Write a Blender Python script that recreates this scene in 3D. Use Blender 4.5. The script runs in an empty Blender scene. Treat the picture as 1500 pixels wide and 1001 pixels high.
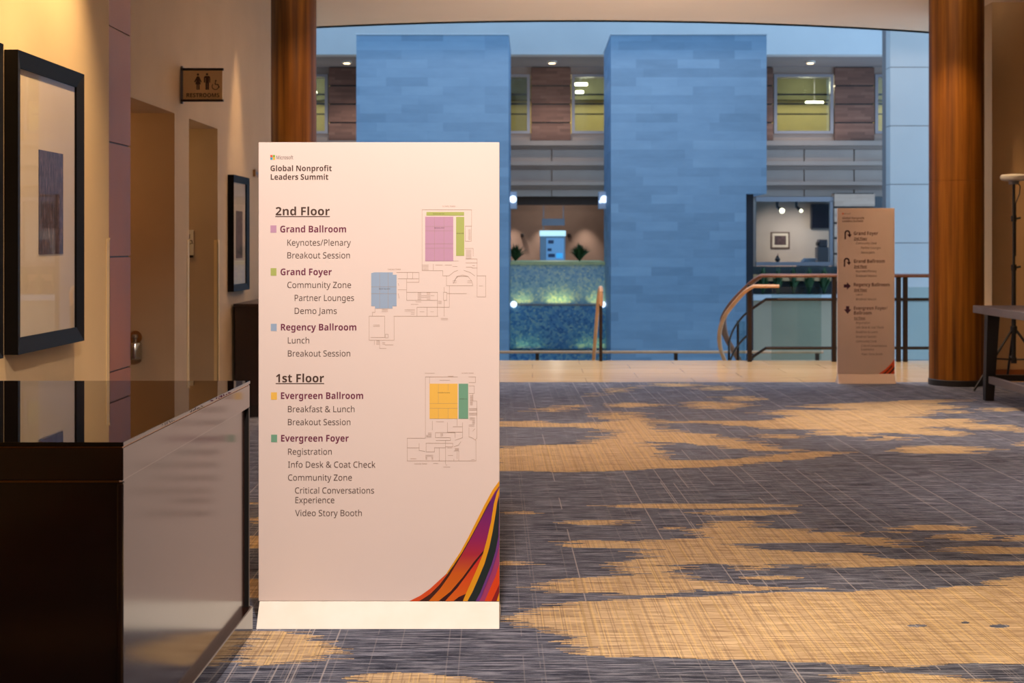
import bpy, bmesh, math, random
from mathutils import Vector, Matrix
from mathutils.geometry import tessellate_polygon
random.seed(7)
SC = bpy.context.scene
COL = SC.collection

# ------------------------------------------------------------------ camera
F = 1500 * 50 / 36.0            # focal length in pixels of the 1500-wide frame
EYE = 1.53
VX, VY = 780.0, 357.0           # vanishing point of the hall
def P(px, py, D):
    return Vector(((px - VX) * D / F, D, EYE + (VY - py) * D / F))
def PX(px, D): return (px - VX) * D / F
def PZ(py, D): return EYE + (VY - py) * D / F

cd = bpy.data.cameras.new('camera'); cam = bpy.data.objects.new('camera', cd); COL.objects.link(cam)
cam.location = (0, 0, EYE); cam.rotation_euler = (math.pi / 2, 0, 0)
cd.lens = 50; cd.sensor_width = 36; cd.sensor_fit = 'HORIZONTAL'
cd.shift_x = (750 - VX) / 1500.0
cd.shift_y = -(500.5 - VY) / 1500.0
cd.clip_end = 200
cd.dof.use_dof = True; cd.dof.focus_distance = 5.6; cd.dof.aperture_fstop = 5.6
SC.camera = cam

# ------------------------------------------------------------------ world, lights, exposure
vs = SC.view_settings
vs.view_transform = 'Standard'; vs.look = 'None'; vs.gamma = 1; vs.use_curve_mapping = False
vs.exposure = 0.0
w = bpy.data.worlds.new('sky'); SC.world = w; w.use_nodes = True
bg = w.node_tree.nodes['Background']
bg.inputs[0].default_value = (0.44, 0.70, 1.0, 1); bg.inputs[1].default_value = 2.05
try:
    SC.cycles.use_denoising = True
    SC.cycles.max_bounces = 8
    SC.cycles.diffuse_bounces = 4
    SC.cycles.transparent_max_bounces = 12
    SC.cycles.sample_clamp_indirect = 6
    SC.cycles.caustics_reflective = False
    SC.cycles.caustics_refractive = False
except Exception:
    pass

WARM = (1.0, 0.77, 0.54)
WARMER = (1.0, 0.66, 0.34)
def spot(loc, target, watts, deg, blend=0.6, color=WARM, radius=0.06):
    l = bpy.data.lights.new('ceiling_spot', 'SPOT'); l.energy = watts; l.color = color
    l.spot_size = math.radians(deg); l.spot_blend = blend; l.shadow_soft_size = radius
    o = bpy.data.objects.new('ceiling_spot', l); COL.objects.link(o); o.location = loc
    d = Vector(target) - Vector(loc)
    o.rotation_euler = d.to_track_quat('-Z', 'Y').to_euler()
    return o
def area(loc, sx, sy, watts, color=WARM, rot=(0, 0, 0)):
    l = bpy.data.lights.new('area_light', 'AREA'); l.shape = 'RECTANGLE'; l.size = sx; l.size_y = sy
    l.energy = watts; l.color = color
    o = bpy.data.objects.new('area_light', l); COL.objects.link(o); o.location = loc; o.rotation_euler = rot
    return o
def point(loc, watts, color=WARM, r=0.05):
    l = bpy.data.lights.new('lamp', 'POINT'); l.energy = watts; l.color = color; l.shadow_soft_size = r
    o = bpy.data.objects.new('lamp', l); COL.objects.link(o); o.location = loc
    return o

CEIL = 4.23
# sign key, carpet pools, wall washers, far floor
spot((-0.2, 2.6, CEIL - .05), (-0.55, 5.7, 1.35), 1130, 56, .8, (1.0, .82, .69), .12)
spot((2.1, 4.7, CEIL - .05), (2.1, 5.0, 0), 640, 56, .8, (1.0, .79, .58))
spot((3.6, 8.2, CEIL - .05), (3.6, 8.3, 0), 360, 54, .9, (1.0, .82, .68))
spot((3.8, 11.9, CEIL - .05), (3.7, 11.9, 0), 470, 56, .8, (1.0, .84, .7))
spot((0.6, 11.4, CEIL - .05), (0.4, 11.2, 0), 150, 46, .9, (1.0, .84, .7))
spot((-0.5, 16.9, CEIL - .05), (-0.2, 17.3, 0), 650, 75, .8)
spot((3.2, 16.7, CEIL - .05), (3.4, 17.2, 0), 560, 70, .8)
spot((-1.85, 6.2, CEIL - .05), (-2.6, 6.4, 2.5), 380, 66, .9, WARMER)
spot((-1.85, 7.6, CEIL - .05), (-2.6, 7.6, 2.2), 420, 62, .9, WARMER)
spot((-2.3, 12.7, CEIL - .05), (-2.58, 12.75, 1.0), 330, 30, .9, WARMER)
point((-3.7, 9.75, 2.3), 9, (1.0, .55, .2), .1)  # added lamps, unseen, that warm both restroom passages
point((-3.7, 11.4, 2.3), 8, (1.0, .66, .27), .1)
spot((3.9, 14.2, CEIL - .05), (4.7, 15.5, 1.6), 150, 60, .8, WARMER)
spot((-1.6, 14.0, CEIL - .05), (-2.5, 15.4, 2.6), 60, 60, .8, WARMER)
area((3.6, 2.0, CEIL - .03), 5, 5, 50)  # added fill lights over the hall, without fixtures
area((5.5, 8.0, CEIL - .03), 4, 5, 25)
# added uplight, floating unseen, that brightens the ceiling towards the atrium
area((1.2, 10.5, 3.55), 3.4, .25, 300, (1.0, .80, .64), (math.radians(180 - 62), 0, 0)).data.spread = math.radians(75)

# ------------------------------------------------------------------ materials
def lin(c):
    r = []
    for v in c:
        v /= 255.0
        r.append(v / 12.92 if v <= 0.04045 else ((v + 0.055) / 1.055) ** 2.4)
    return (r[0], r[1], r[2], 1.0)
def mat(name, rgb, rough=0.6, metal=0.0, spec=0.5, coat=0.0, coat_rough=0.05, ior=1.5):
    m = bpy.data.materials.new(name); m.use_nodes = True
    b = m.node_tree.nodes['Principled BSDF']
    b.inputs['Base Color'].default_value = lin(rgb)
    b.inputs['Roughness'].default_value = rough
    b.inputs['Metallic'].default_value = metal
    b.inputs['Specular IOR Level'].default_value = spec
    b.inputs['IOR'].default_value = ior
    b.inputs['Coat Weight'].default_value = coat
    b.inputs['Coat Roughness'].default_value = coat_rough
    return m
def N(m, t, **kw):
    n = m.node_tree.nodes.new(t)
    for k, v in kw.items():
        setattr(n, k, v)
    return n
def L(m, a, b): m.node_tree.links.new(a, b)
def bsdf(m): return m.node_tree.nodes['Principled BSDF']
def coords(m, scale=(1, 1, 1), kind='Object', loc=(0, 0, 0)):
    tc = N(m, 'ShaderNodeTexCoord'); mp = N(m, 'ShaderNodeMapping')
    mp.inputs['Scale'].default_value = scale; mp.inputs['Location'].default_value = loc
    L(m, tc.outputs[kind], mp.inputs['Vector'])
    return mp.outputs['Vector']
def noise(m, vec, scale=1, detail=4, rough=.5):
    n = N(m, 'ShaderNodeTexNoise'); n.inputs['Scale'].default_value = scale
    n.inputs['Detail'].default_value = detail; n.inputs['Roughness'].default_value = rough
    L(m, vec, n.inputs['Vector'])
    return n.outputs['Fac']
def ramp(m, fac, stops):
    r = N(m, 'ShaderNodeValToRGB')
    e = r.color_ramp.elements
    while len(e) < len(stops): e.new(0.5)
    for el, (p, c) in zip(e, stops):
        el.position = p; el.color = lin(c) if len(c) == 3 else c
    L(m, fac, r.inputs['Fac'])
    return r.outputs['Color']
def mix(m, fac, a, b, mode='MIX'):
    n = N(m, 'ShaderNodeMix', data_type='RGBA', blend_type=mode)
    if isinstance(fac, (int, float)): n.inputs[0].default_value = fac
    else: L(m, fac, n.inputs[0])
    for v, s in ((a, n.inputs[6]), (b, n.inputs[7])):
        if isinstance(v, tuple): s.default_value = v
        else: L(m, v, s)
    return n.outputs[2]
def math_(m, op, a, b=None):
    n = N(m, 'ShaderNodeMath', operation=op)
    for i, v in enumerate((a, b)):
        if v is None: continue
        if isinstance(v, (int, float)): n.inputs[i].default_value = v
        else: L(m, v, n.inputs[i])
    return n.outputs[0]
def mottled(name, c1, c2, scale=(1, 1, 1), nscale=3, rough=.6, **kw):
    m = mat(name, c1, rough, **kw)
    f = noise(m, coords(m, scale), nscale, 5)
    L(m, ramp(m, f, [(.3, c1), (.7, c2)]), bsdf(m).inputs['Base Color'])
    return m
def emit(name, rgb, strength):
    m = bpy.data.materials.new(name); m.use_nodes = True
    b = bsdf(m); b.inputs['Base Color'].default_value = lin(rgb)
    b.inputs['Emission Color'].default_value = lin(rgb); b.inputs['Emission Strength'].default_value = strength
    return m
def glass(name, tint=(255, 255, 255), ior=1.5, rough=0.0):
    m = bpy.data.materials.new(name); m.use_nodes = True
    nt = m.node_tree; nt.nodes.remove(bsdf(m))
    out = nt.nodes['Material Output']
    t = N(m, 'ShaderNodeBsdfTransparent'); t.inputs[0].default_value = lin(tint)
    g = N(m, 'ShaderNodeBsdfGlossy'); g.inputs['Roughness'].default_value = rough
    fr = N(m, 'ShaderNodeFresnel'); ge = N(m, 'ShaderNodeNewGeometry')
    L(m, math_(m, 'ADD', ior, math_(m, 'MULTIPLY', ge.outputs['Backfacing'], 1 / ior - ior)), fr.inputs[0])   # thin sheet: same from both sides
    mx = N(m, 'ShaderNodeMixShader')
    L(m, fr.outputs[0], mx.inputs[0]); L(m, t.outputs[0], mx.inputs[1]); L(m, g.outputs[0], mx.inputs[2])
    L(m, mx.outputs[0], out.inputs[0])
    return m

M = {}
M['wall'] = mottled('tan_paint', (222, 196, 152), (214, 188, 145), (1, 1, 1), 2, .75)
M['wall_dark'] = mottled('brown_paint', (206, 170, 122), (198, 162, 116), (1, 1, 1), 2, .75)
M['ceiling'] = mottled('ceiling_paint', (240, 222, 205), (236, 217, 200), (1, 1, 1), 1, .8)
M['white_paint'] = mottled('white_paint', (190, 194, 198), (183, 187, 192), (1, 1, 1), 1, .7)
M['panel_print'] = mottled('sign_panel', (240, 224, 220), (238, 221, 217), (1, 1, 1), 2, .55)
M['base_white'] = mottled('sign_base', (250, 248, 242), (244, 241, 232), (1, 1, 1), 8, .5)
M['far_panel'] = mottled('far_sign_panel', (220, 196, 184), (214, 190, 178), (1, 1, 1), 2, .5)
M['ink_dark'] = mat('ink_dark', (74, 52, 44), .6)
M['ink_grey'] = mat('ink_grey', (88, 68, 62), .6)
M['ink_line'] = mat('ink_line', (178, 152, 136), .6)
M['ink_plum'] = mat('ink_plum', (116, 42, 78), .6)
M['far_ink'] = mat('far_ink', (92, 52, 46), .6)
M['far_plum'] = mat('far_plum', (62, 16, 44), .6)
def flat(name, c): M[name] = mat(name, c, .55)
flat('p_purple', (200, 156, 190)); flat('p_green', (178, 190, 108)); flat('p_blue', (158, 182, 214))
flat('p_yellow', (250, 200, 92)); flat('p_teal', (118, 172, 146))
flat('r_red', (226, 82, 30)); flat('r_brown', (72, 28, 14)); flat('r_gold', (238, 164, 22)); flat('r_dark', (58, 14, 18))
flat('r_green', (28, 42, 42)); flat('r_violet', (118, 58, 140)); flat('r_pink', (172, 62, 112)); flat('r_orange', (232, 72, 18))
flat('r_wine', (140, 22, 30)); flat('l_red', (226, 92, 48)); flat('l_green', (132, 178, 60)); flat('l_blue', (60, 160, 200)); flat('l_yellow', (246, 190, 60))
def gradient(name, z0, z1, stops):
    m = mat(name, (200, 100, 50), .55)
    tc = N(m, 'ShaderNodeTexCoord'); sp = N(m, 'ShaderNodeSeparateXYZ'); L(m, tc.outputs['Object'], sp.inputs[0])
    mr = N(m, 'ShaderNodeMapRange'); mr.inputs[1].default_value = z0; mr.inputs[2].default_value = z1
    L(m, sp.outputs['Z'], mr.inputs[0])
    L(m, ramp(m, mr.outputs[0], stops), bsdf(m).inputs['Base Color'])
    M[name] = m
gradient('r_purple', .11, .58, [(0, (222, 112, 14)), (.2, (214, 96, 18)), (.36, (178, 40, 62)), (.5, (150, 30, 98)), (.8, (104, 30, 118))])
gradient('r_crimson', .11, .33, [(0, (226, 100, 18)), (.45, (222, 70, 24)), (.75, (200, 14, 50)), (1, (190, 8, 80))])

def wood(name, c1, c2, c3, scale=(14, 14, .6), rough=.35, **kw):
    m = mat(name, c1, rough, **kw)
    v = coords(m, scale)
    f = noise(m, v, 1.0, 6, .6)
    L(m, ramp(m, f, [(.3, c1), (.5, c2), (.72, c3)]), bsdf(m).inputs['Base Color'])
    return m
M['column_wood'] = wood('column_wood', (66, 36, 9), (122, 72, 18), (160, 104, 32), (13, 13, .4), .5, spec=.2)
M['dark_wood'] = wood('dark_lacquered_wood', (26, 12, 8), (34, 16, 10), (44, 22, 13), (10, 10, .8), .09, ior=1.62)
M['counter_side'] = wood('counter_side_lacquer', (48, 25, 21), (54, 28, 23), (62, 33, 27), (3, 3, 1), .15, ior=1.9)
M['counter_glass'] = mat('dark_glass_top', (20, 11, 8), .015, 0, .5, ior=1.65)
M['console_wood'] = wood('console_wood', (22, 10, 7), (28, 13, 9), (36, 18, 12), (10, 10, .8), .35)
M['base_wood'] = wood('baseboard_wood', (120, 66, 28), (140, 80, 36), (160, 94, 44), (3, 3, 8), .4)
M['brass'] = mat('aged_brass', (176, 126, 74), .28, .8)
M['black'] = mat('black_metal', (18, 16, 17), .45)
M['bronze'] = mat('dark_bronze', (46, 34, 30), .45, .4)
M['frame'] = mottled('black_frame', (14, 12, 13), (18, 16, 17), (1, 1, 1), 3, .45, spec=.08)
M['chrome'] = mat('chrome', (190, 190, 190), .2, 1)
M['mat_board'] = mottled('cream_mat', (222, 206, 184), (216, 200, 178), (1, 1, 1), 3, .8)
M['cream_guard'] = mat('cream_guard', (232, 205, 150), .5)
M['pic_glass'] = glass('picture_glass', (250, 250, 250), 1.5, .01)
M['pane'] = glass('window_glass', (225, 235, 240), 1.45, .02)
M['guard_glass'] = glass('guard_glass', (232, 240, 238), 1.35, .02)
M['grey_top'] = mottled('grey_table_top', (96, 88, 92), (106, 98, 100), (1, 1, 1), 4, .5)
M['white_plastic'] = mat('white_plastic', (225, 218, 205), .45)
M['rail_wood'] = wood('rail_wood', (196, 148, 112), (206, 160, 124), (216, 172, 136), (4, 4, 4), .4)
M['rail_brown'] = wood('rail_brown', (112, 68, 50), (124, 78, 58), (136, 88, 66), (4, 4, 4), .4)
M['grey_frame'] = mat('grey_window_frame', (126, 126, 134), .5)
M['beige_panel'] = mottled('beige_spandrel', (160, 144, 134), (152, 136, 128), (1, 1, 1), 1.5, .7)
M['grey_soffit'] = mottled('grey_soffit', (126, 121, 124), (120, 116, 118), (1, 1, 1), 1.5, .8)
M['plant'] = mottled('plant_leaf', (28, 58, 30), (48, 84, 40), (1, 1, 1), 8, .6)
M['pot'] = mat('dark_pot', (34, 30, 30), .6)

# copper tile
m = mat('copper_tile', (160, 100, 78), .5)
f = noise(m, coords(m, (1, 1, .8)), 1.2, 3)
L(m, ramp(m, f, [(.3, (148, 94, 78)), (.7, (164, 102, 76))]), bsdf(m).inputs['Base Color'])
M['copper'] = m
# woven artwork
m = mat('woven_artwork', (70, 45, 45), .8)
f = noise(m, coords(m, (60, 60, 14)), 1, 4, .7); g = noise(m, coords(m, (1, 1, 26)), 1, 2)
c1 = ramp(m, f, [(.35, (44, 26, 28)), (.55, (92, 66, 64)), (.75, (148, 118, 110))])
L(m, mix(m, ramp(m, g, [(.42, (0, 0, 0)), (.6, (150, 150, 150))]), c1, lin((46, 30, 28)), 'MIX'), bsdf(m).inputs['Base Color'])
M['woven'] = m
# stone blocks of the towers
def block_stone(name, tones, bw, bh, mort, axes='XZ'):
    m = mat(name, tones[1], .6)
    tc = N(m, 'ShaderNodeTexCoord'); sp = N(m, 'ShaderNodeSeparateXYZ'); L(m, tc.outputs['Object'], sp.inputs[0])
    cb = N(m, 'ShaderNodeCombineXYZ')
    s = math_(m, 'ADD', sp.outputs['X'], sp.outputs['Y'])
    L(m, s, cb.inputs[0]); L(m, sp.outputs['Z'], cb.inputs[1])
    br = N(m, 'ShaderNodeTexBrick'); L(m, cb.outputs[0], br.inputs['Vector'])
    br.inputs['Color1'].default_value = (0, 0, 0, 1); br.inputs['Color2'].default_value = (1, 1, 1, 1)
    br.inputs['Mortar'].default_value = (.45, .45, .45, 1); br.inputs['Scale'].default_value = 1
    br.inputs['Mortar Size'].default_value = mort; br.inputs['Brick Width'].default_value = bw; br.inputs['Row Height'].default_value = bh
    br.offset = .37; br.squash = 1.6; br.squash_frequency = 3
    n1 = noise(m, coords(m, (.8, .8, 3)), 2.2, 5, .6)
    fac = mix(m, .55, br.outputs['Color'], n1)
    L(m, ramp(m, fac, [(.1, tones[0]), (.5, tones[1]), (.9, tones[2])]), bsdf(m).inputs['Base Color'])
    return m
M['tower'] = block_stone('blue_stone', ((98, 132, 164), (116, 151, 185), (130, 165, 198)), .82, .178, .003)
M['brown_brick'] = block_stone('brown_brick', ((84, 56, 46), (102, 70, 58), (124, 92, 78)), .42, .075, .004)
# mosaic of the water wall
m = mat('mosaic', (60, 120, 150), .25)
v = coords(m, (1, 1, 1))
vo = N(m, 'ShaderNodeTexVoronoi'); vo.inputs['Scale'].default_value = 22; L(m, v, vo.inputs['Vector'])
sp = N(m, 'ShaderNodeSeparateColor'); L(m, vo.outputs['Color'], sp.inputs[0])
big = noise(m, v, 1.6, 3)
fa = mix(m, .5, sp.outputs[0], big)
L(m, ramp(m, fa, [(.2, (54, 112, 172)), (.42, (86, 150, 200)), (.6, (112, 172, 204)), (.82, (166, 206, 200))]), bsdf(m).inputs['Base Color'])
M['mosaic'] = m
mp_ = m.copy(); mp_.name = 'mosaic_lit'  # paler copy: brighter light on the upper tier put into the colour
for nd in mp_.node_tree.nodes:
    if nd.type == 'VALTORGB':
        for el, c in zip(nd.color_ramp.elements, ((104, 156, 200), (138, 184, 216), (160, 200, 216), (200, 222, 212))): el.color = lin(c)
M['mosaic_lit'] = mp_
# carpet
def streaks(m):
    a = noise(m, coords(m, (4.5, 95, 1), 'Object'), 1, 5, .72)
    b = noise(m, coords(m, (1.3, 22, 1), 'Object', (3, 5, 0)), 1, 5, .7)
    return a, b
def threads(m, cell, thr, seed, breaks=1.1):
    """thin broken threads that run along the hall"""
    tc = N(m, 'ShaderNodeTexCoord'); sp = N(m, 'ShaderNodeSeparateXYZ'); L(m, tc.outputs['Object'], sp.inputs[0])
    x = math_(m, 'ADD', sp.outputs['X'], math_(m, 'MULTIPLY', sp.outputs['Y'], .028))
    k = math_(m, 'FLOOR', math_(m, 'DIVIDE', x, cell))
    wn = N(m, 'ShaderNodeTexWhiteNoise', noise_dimensions='1D'); L(m, math_(m, 'ADD', k, seed), wn.inputs['W'])
    on = math_(m, 'GREATER_THAN', wn.outputs['Value'], thr)
    cb = N(m, 'ShaderNodeCombineXYZ'); L(m, math_(m, 'MULTIPLY', k, 7.31), cb.inputs[0]); L(m, math_(m, 'MULTIPLY', sp.outputs['Y'], breaks), cb.inputs[1])
    nb = noise(m, cb.outputs[0], 1, 2)
    return math_(m, 'MULTIPLY', on, math_(m, 'MULTIPLY', math_(m, 'GREATER_THAN', nb, .43), 1.0))
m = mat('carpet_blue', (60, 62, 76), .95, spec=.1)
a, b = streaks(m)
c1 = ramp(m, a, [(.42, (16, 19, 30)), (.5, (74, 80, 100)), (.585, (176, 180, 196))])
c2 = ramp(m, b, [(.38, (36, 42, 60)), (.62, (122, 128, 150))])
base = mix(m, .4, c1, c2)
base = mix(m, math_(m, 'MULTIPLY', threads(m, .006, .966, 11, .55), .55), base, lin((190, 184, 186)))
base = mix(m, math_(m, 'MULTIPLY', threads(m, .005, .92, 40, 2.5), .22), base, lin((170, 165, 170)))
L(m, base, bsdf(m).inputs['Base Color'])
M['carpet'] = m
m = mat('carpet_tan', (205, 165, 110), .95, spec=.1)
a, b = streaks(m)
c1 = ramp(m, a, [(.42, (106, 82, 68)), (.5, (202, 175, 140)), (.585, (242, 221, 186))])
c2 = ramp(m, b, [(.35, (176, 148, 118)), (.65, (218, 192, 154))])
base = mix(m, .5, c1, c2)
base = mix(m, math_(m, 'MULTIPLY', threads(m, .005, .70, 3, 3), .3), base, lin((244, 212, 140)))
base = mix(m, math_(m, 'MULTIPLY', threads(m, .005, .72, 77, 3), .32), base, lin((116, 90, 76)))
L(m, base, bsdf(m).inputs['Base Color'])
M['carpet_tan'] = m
# polished stone floor
m = mat('polished_stone', (206, 168, 120), .2, ior=1.4)
f = noise(m, coords(m, (.5, 3, 1)), 2.2, 5); g = N(m, 'ShaderNodeTexBrick')
L(m, coords(m, (1, 1, 1)), g.inputs['Vector']); g.inputs['Scale'].default_value = 1
g.inputs['Brick Width'].default_value = 1.2; g.inputs['Row Height'].default_value = .6; g.inputs['Mortar Size'].default_value = .006
g.inputs['Color1'].default_value = lin((222, 184, 138)); g.inputs['Color2'].default_value = lin((206, 166, 118)); g.inputs['Mortar'].default_value = lin((150, 118, 84))
L(m, mix(m, .4, g.outputs['Color'], ramp(m, f, [(.3, (196, 152, 104)), (.7, (232, 198, 152))])), bsdf(m).inputs['Base Color'])
M['stone_floor'] = m

# ------------------------------------------------------------------ builders
ORIG = {}
class MB:
    def __init__(s): s.v = []; s.f = []; s.mi = []; s.cur = 0
    def poly(s, pts):
        n = len(s.v); s.v += [Vector(p) for p in pts]; s.f.append(tuple(range(n, n + len(pts)))); s.mi.append(s.cur); return s
    def box(s, x0, x1, y0, y1, z0, z1):
        n = len(s.v)
        s.v += [Vector(p) for p in ((x0, y0, z0), (x1, y0, z0), (x1, y1, z0), (x0, y1, z0), (x0, y0, z1), (x1, y0, z1), (x1, y1, z1), (x0, y1, z1))]
        for q in ((0, 3, 2, 1), (4, 5, 6, 7), (0, 1, 5, 4), (1, 2, 6, 5), (2, 3, 7, 6), (3, 0, 4, 7)):
            s.f.append(tuple(n + i for i in q)); s.mi.append(s.cur)
        return s
    def hexa(s, b, t):
        n = len(s.v); s.v += [Vector(p) for p in b] + [Vector(p) for p in t]; k = len(b)
        s.f.append(tuple(n + i for i in reversed(range(k)))); s.mi.append(s.cur)
        s.f.append(tuple(n + k + i for i in range(k))); s.mi.append(s.cur)
        for i in range(k):
            j = (i + 1) % k
            s.f.append((n + i, n + j, n + k + j, n + k + i)); s.mi.append(s.cur)
        return s
    def lathe(s, c, prof, seg=24, axis='Z'):
        n = len(s.v); c = Vector(c)
        for r, h in prof:
            for i in range(seg):
                a = 2 * math.pi * i / seg
                p = Vector((r * math.cos(a), r * math.sin(a), h))
                if axis == 'Y': p = Vector((p.x, p.z, p.y))
                if axis == 'X': p = Vector((p.z, p.x, p.y))
                s.v.append(c + p)
        for k in range(len(prof) - 1):
            for i in range(seg):
                j = (i + 1) % seg
                s.f.append((n + k * seg + i, n + k * seg + j, n + (k + 1) * seg + j, n + (k + 1) * seg + i)); s.mi.append(s.cur)
        s.f.append(tuple(n + i for i in reversed(range(seg)))); s.mi.append(s.cur)
        s.f.append(tuple(n + (len(prof) - 1) * seg + i for i in range(seg))); s.mi.append(s.cur)
        return s
    def tube(s, pts, r, seg=10, flat=None):
        pts = [Vector(p) for p in pts]; n = len(s.v); k = len(pts)
        for i, p in enumerate(pts):
            d = (pts[min(i + 1, k - 1)] - pts[max(i - 1, 0)]).normalized()
            up = Vector((0, 0, 1)) if abs(d.z) < .95 else Vector((1, 0, 0))
            a = d.cross(up).normalized(); b = a.cross(d).normalized()
            rr = r[i] if isinstance(r, (list, tuple)) else r
            for q in range(seg):
                t = 2 * math.pi * q / seg
                s.v.append(p + a * math.cos(t) * rr * (flat or 1) + b * math.sin(t) * rr)
        for i in range(k - 1):
            for q in range(seg):
                w_ = (q + 1) % seg
                s.f.append((n + i * seg + q, n + i * seg + w_, n + (i + 1) * seg + w_, n + (i + 1) * seg + q)); s.mi.append(s.cur)
        s.f.append(tuple(n + q for q in reversed(range(seg)))); s.mi.append(s.cur)
        s.f.append(tuple(n + (k - 1) * seg + q for q in range(seg))); s.mi.append(s.cur)
        return s
    def ngon(s, pts):
        """concave flat outline"""
        pts = [Vector(p) for p in pts]; n = len(s.v); s.v += pts
        for t in tessellate_polygon([pts]):
            s.f.append(tuple(n + i for i in t)); s.mi.append(s.cur)
        return s
    def prism(s, pts, off):
        pts = [Vector(p) for p in pts]; off = Vector(off); n = len(s.v); k = len(pts)
        s.v += pts + [p + off for p in pts]
        for t in tessellate_polygon([pts]):
            s.f.append(tuple(n + i for i in t)); s.mi.append(s.cur)
            s.f.append(tuple(n + k + i for i in reversed(t))); s.mi.append(s.cur)
        for i in range(k):
            j = (i + 1) % k
            s.f.append((n + i, n + j, n + k + j, n + k + i)); s.mi.append(s.cur)
        return s
    def build(s, name, mats, parent=None, bevel=0, smooth=False, recalc=True, origin=None):
        o_ = ORIG.get(parent.name, Vector()) if parent else Vector(origin or (0, 0, 0))
        me = bpy.data.meshes.new(name)
        me.from_pydata([v - o_ for v in s.v], [], s.f)
        if not isinstance(mats, (list, tuple)): mats = [mats]
        for mm in mats: me.materials.append(mm)
        me.polygons.foreach_set('material_index', s.mi)
        if recalc:
            b = bmesh.new(); b.from_mesh(me); bmesh.ops.recalc_face_normals(b, faces=b.faces); b.to_mesh(me); b.free()
        if smooth:
            for p in me.polygons: p.use_smooth = True
        me.update()
        o = bpy.data.objects.new(name, me); COL.objects.link(o)
        if parent: o.parent = parent
        else: o.location = o_
        ORIG[o.name] = o_.copy()
        if bevel:
            bv = o.modifiers.new('bevel', 'BEVEL'); bv.width = bevel; bv.segments = 2; bv.limit_method = 'ANGLE'
        if smooth:
            try:
                es = o.modifiers.new('split', 'EDGE_SPLIT'); es.split_angle = math.radians(40)
            except Exception: pass
        return o
def tag(o, label, cat, group=None, kind=None):
    o['label'] = label; o['category'] = cat
    if group: o['group'] = group
    if kind: o['kind'] = kind
    return o
def thing(name, loc, label, cat, group=None):
    o = bpy.data.objects.new(name, None); COL.objects.link(o); o.location = loc; o.empty_display_size = .1
    ORIG[o.name] = Vector(loc)
    return tag(o, label, cat, group)
def struct(o, label=None):
    o['kind'] = 'structure'
    if label: o['label'] = label
    return o
def copy_thing(root, loc, label):
    r = root.copy(); COL.objects.link(r); r.location = loc; r['label'] = label; ORIG[r.name] = Vector(loc)
    for ch in list(root.children):
        c = ch.copy(); COL.objects.link(c); c.parent = r
        for g in ch.children:
            d = g.copy(); COL.objects.link(d); d.parent = c
    return r

# ------------------------------------------------------------------ floor
FEDGE = 15.70
def zf(zx, zy):  # traced outline -> point on the carpet
    px, py = 730 + zx / 1.948, 540 + zy / 1.948
    return pf(px, py)
def pf(px, py):
    D = EYE * F / (py - VY)
    return ((px - VX) * D / F, D)
def ell(zx0, zx1, zy, h):
    c = (zx0 + zx1) / 2; r = (zx1 - zx0) / 2
    return [zf(c + r * math.cos(t) * (1 if abs(math.cos(t)) < .8 else .97), zy + h * math.sin(t)) for t in [2 * math.pi * i / 20 for i in range(20)]]
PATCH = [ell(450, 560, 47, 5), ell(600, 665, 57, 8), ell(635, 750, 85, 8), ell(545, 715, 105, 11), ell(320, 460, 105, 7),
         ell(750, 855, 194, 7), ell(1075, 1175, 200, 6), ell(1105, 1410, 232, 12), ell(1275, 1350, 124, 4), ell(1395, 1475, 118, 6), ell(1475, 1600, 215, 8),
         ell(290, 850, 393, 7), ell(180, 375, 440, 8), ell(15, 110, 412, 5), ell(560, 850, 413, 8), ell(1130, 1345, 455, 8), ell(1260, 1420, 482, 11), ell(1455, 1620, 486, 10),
         ell(700, 830, 598, 6), ell(-40, 80, 556, 6), ell(450, 520, 456, 3), ell(1120, 1150, 468, 3), ell(880, 950, 628, 3)]
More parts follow.
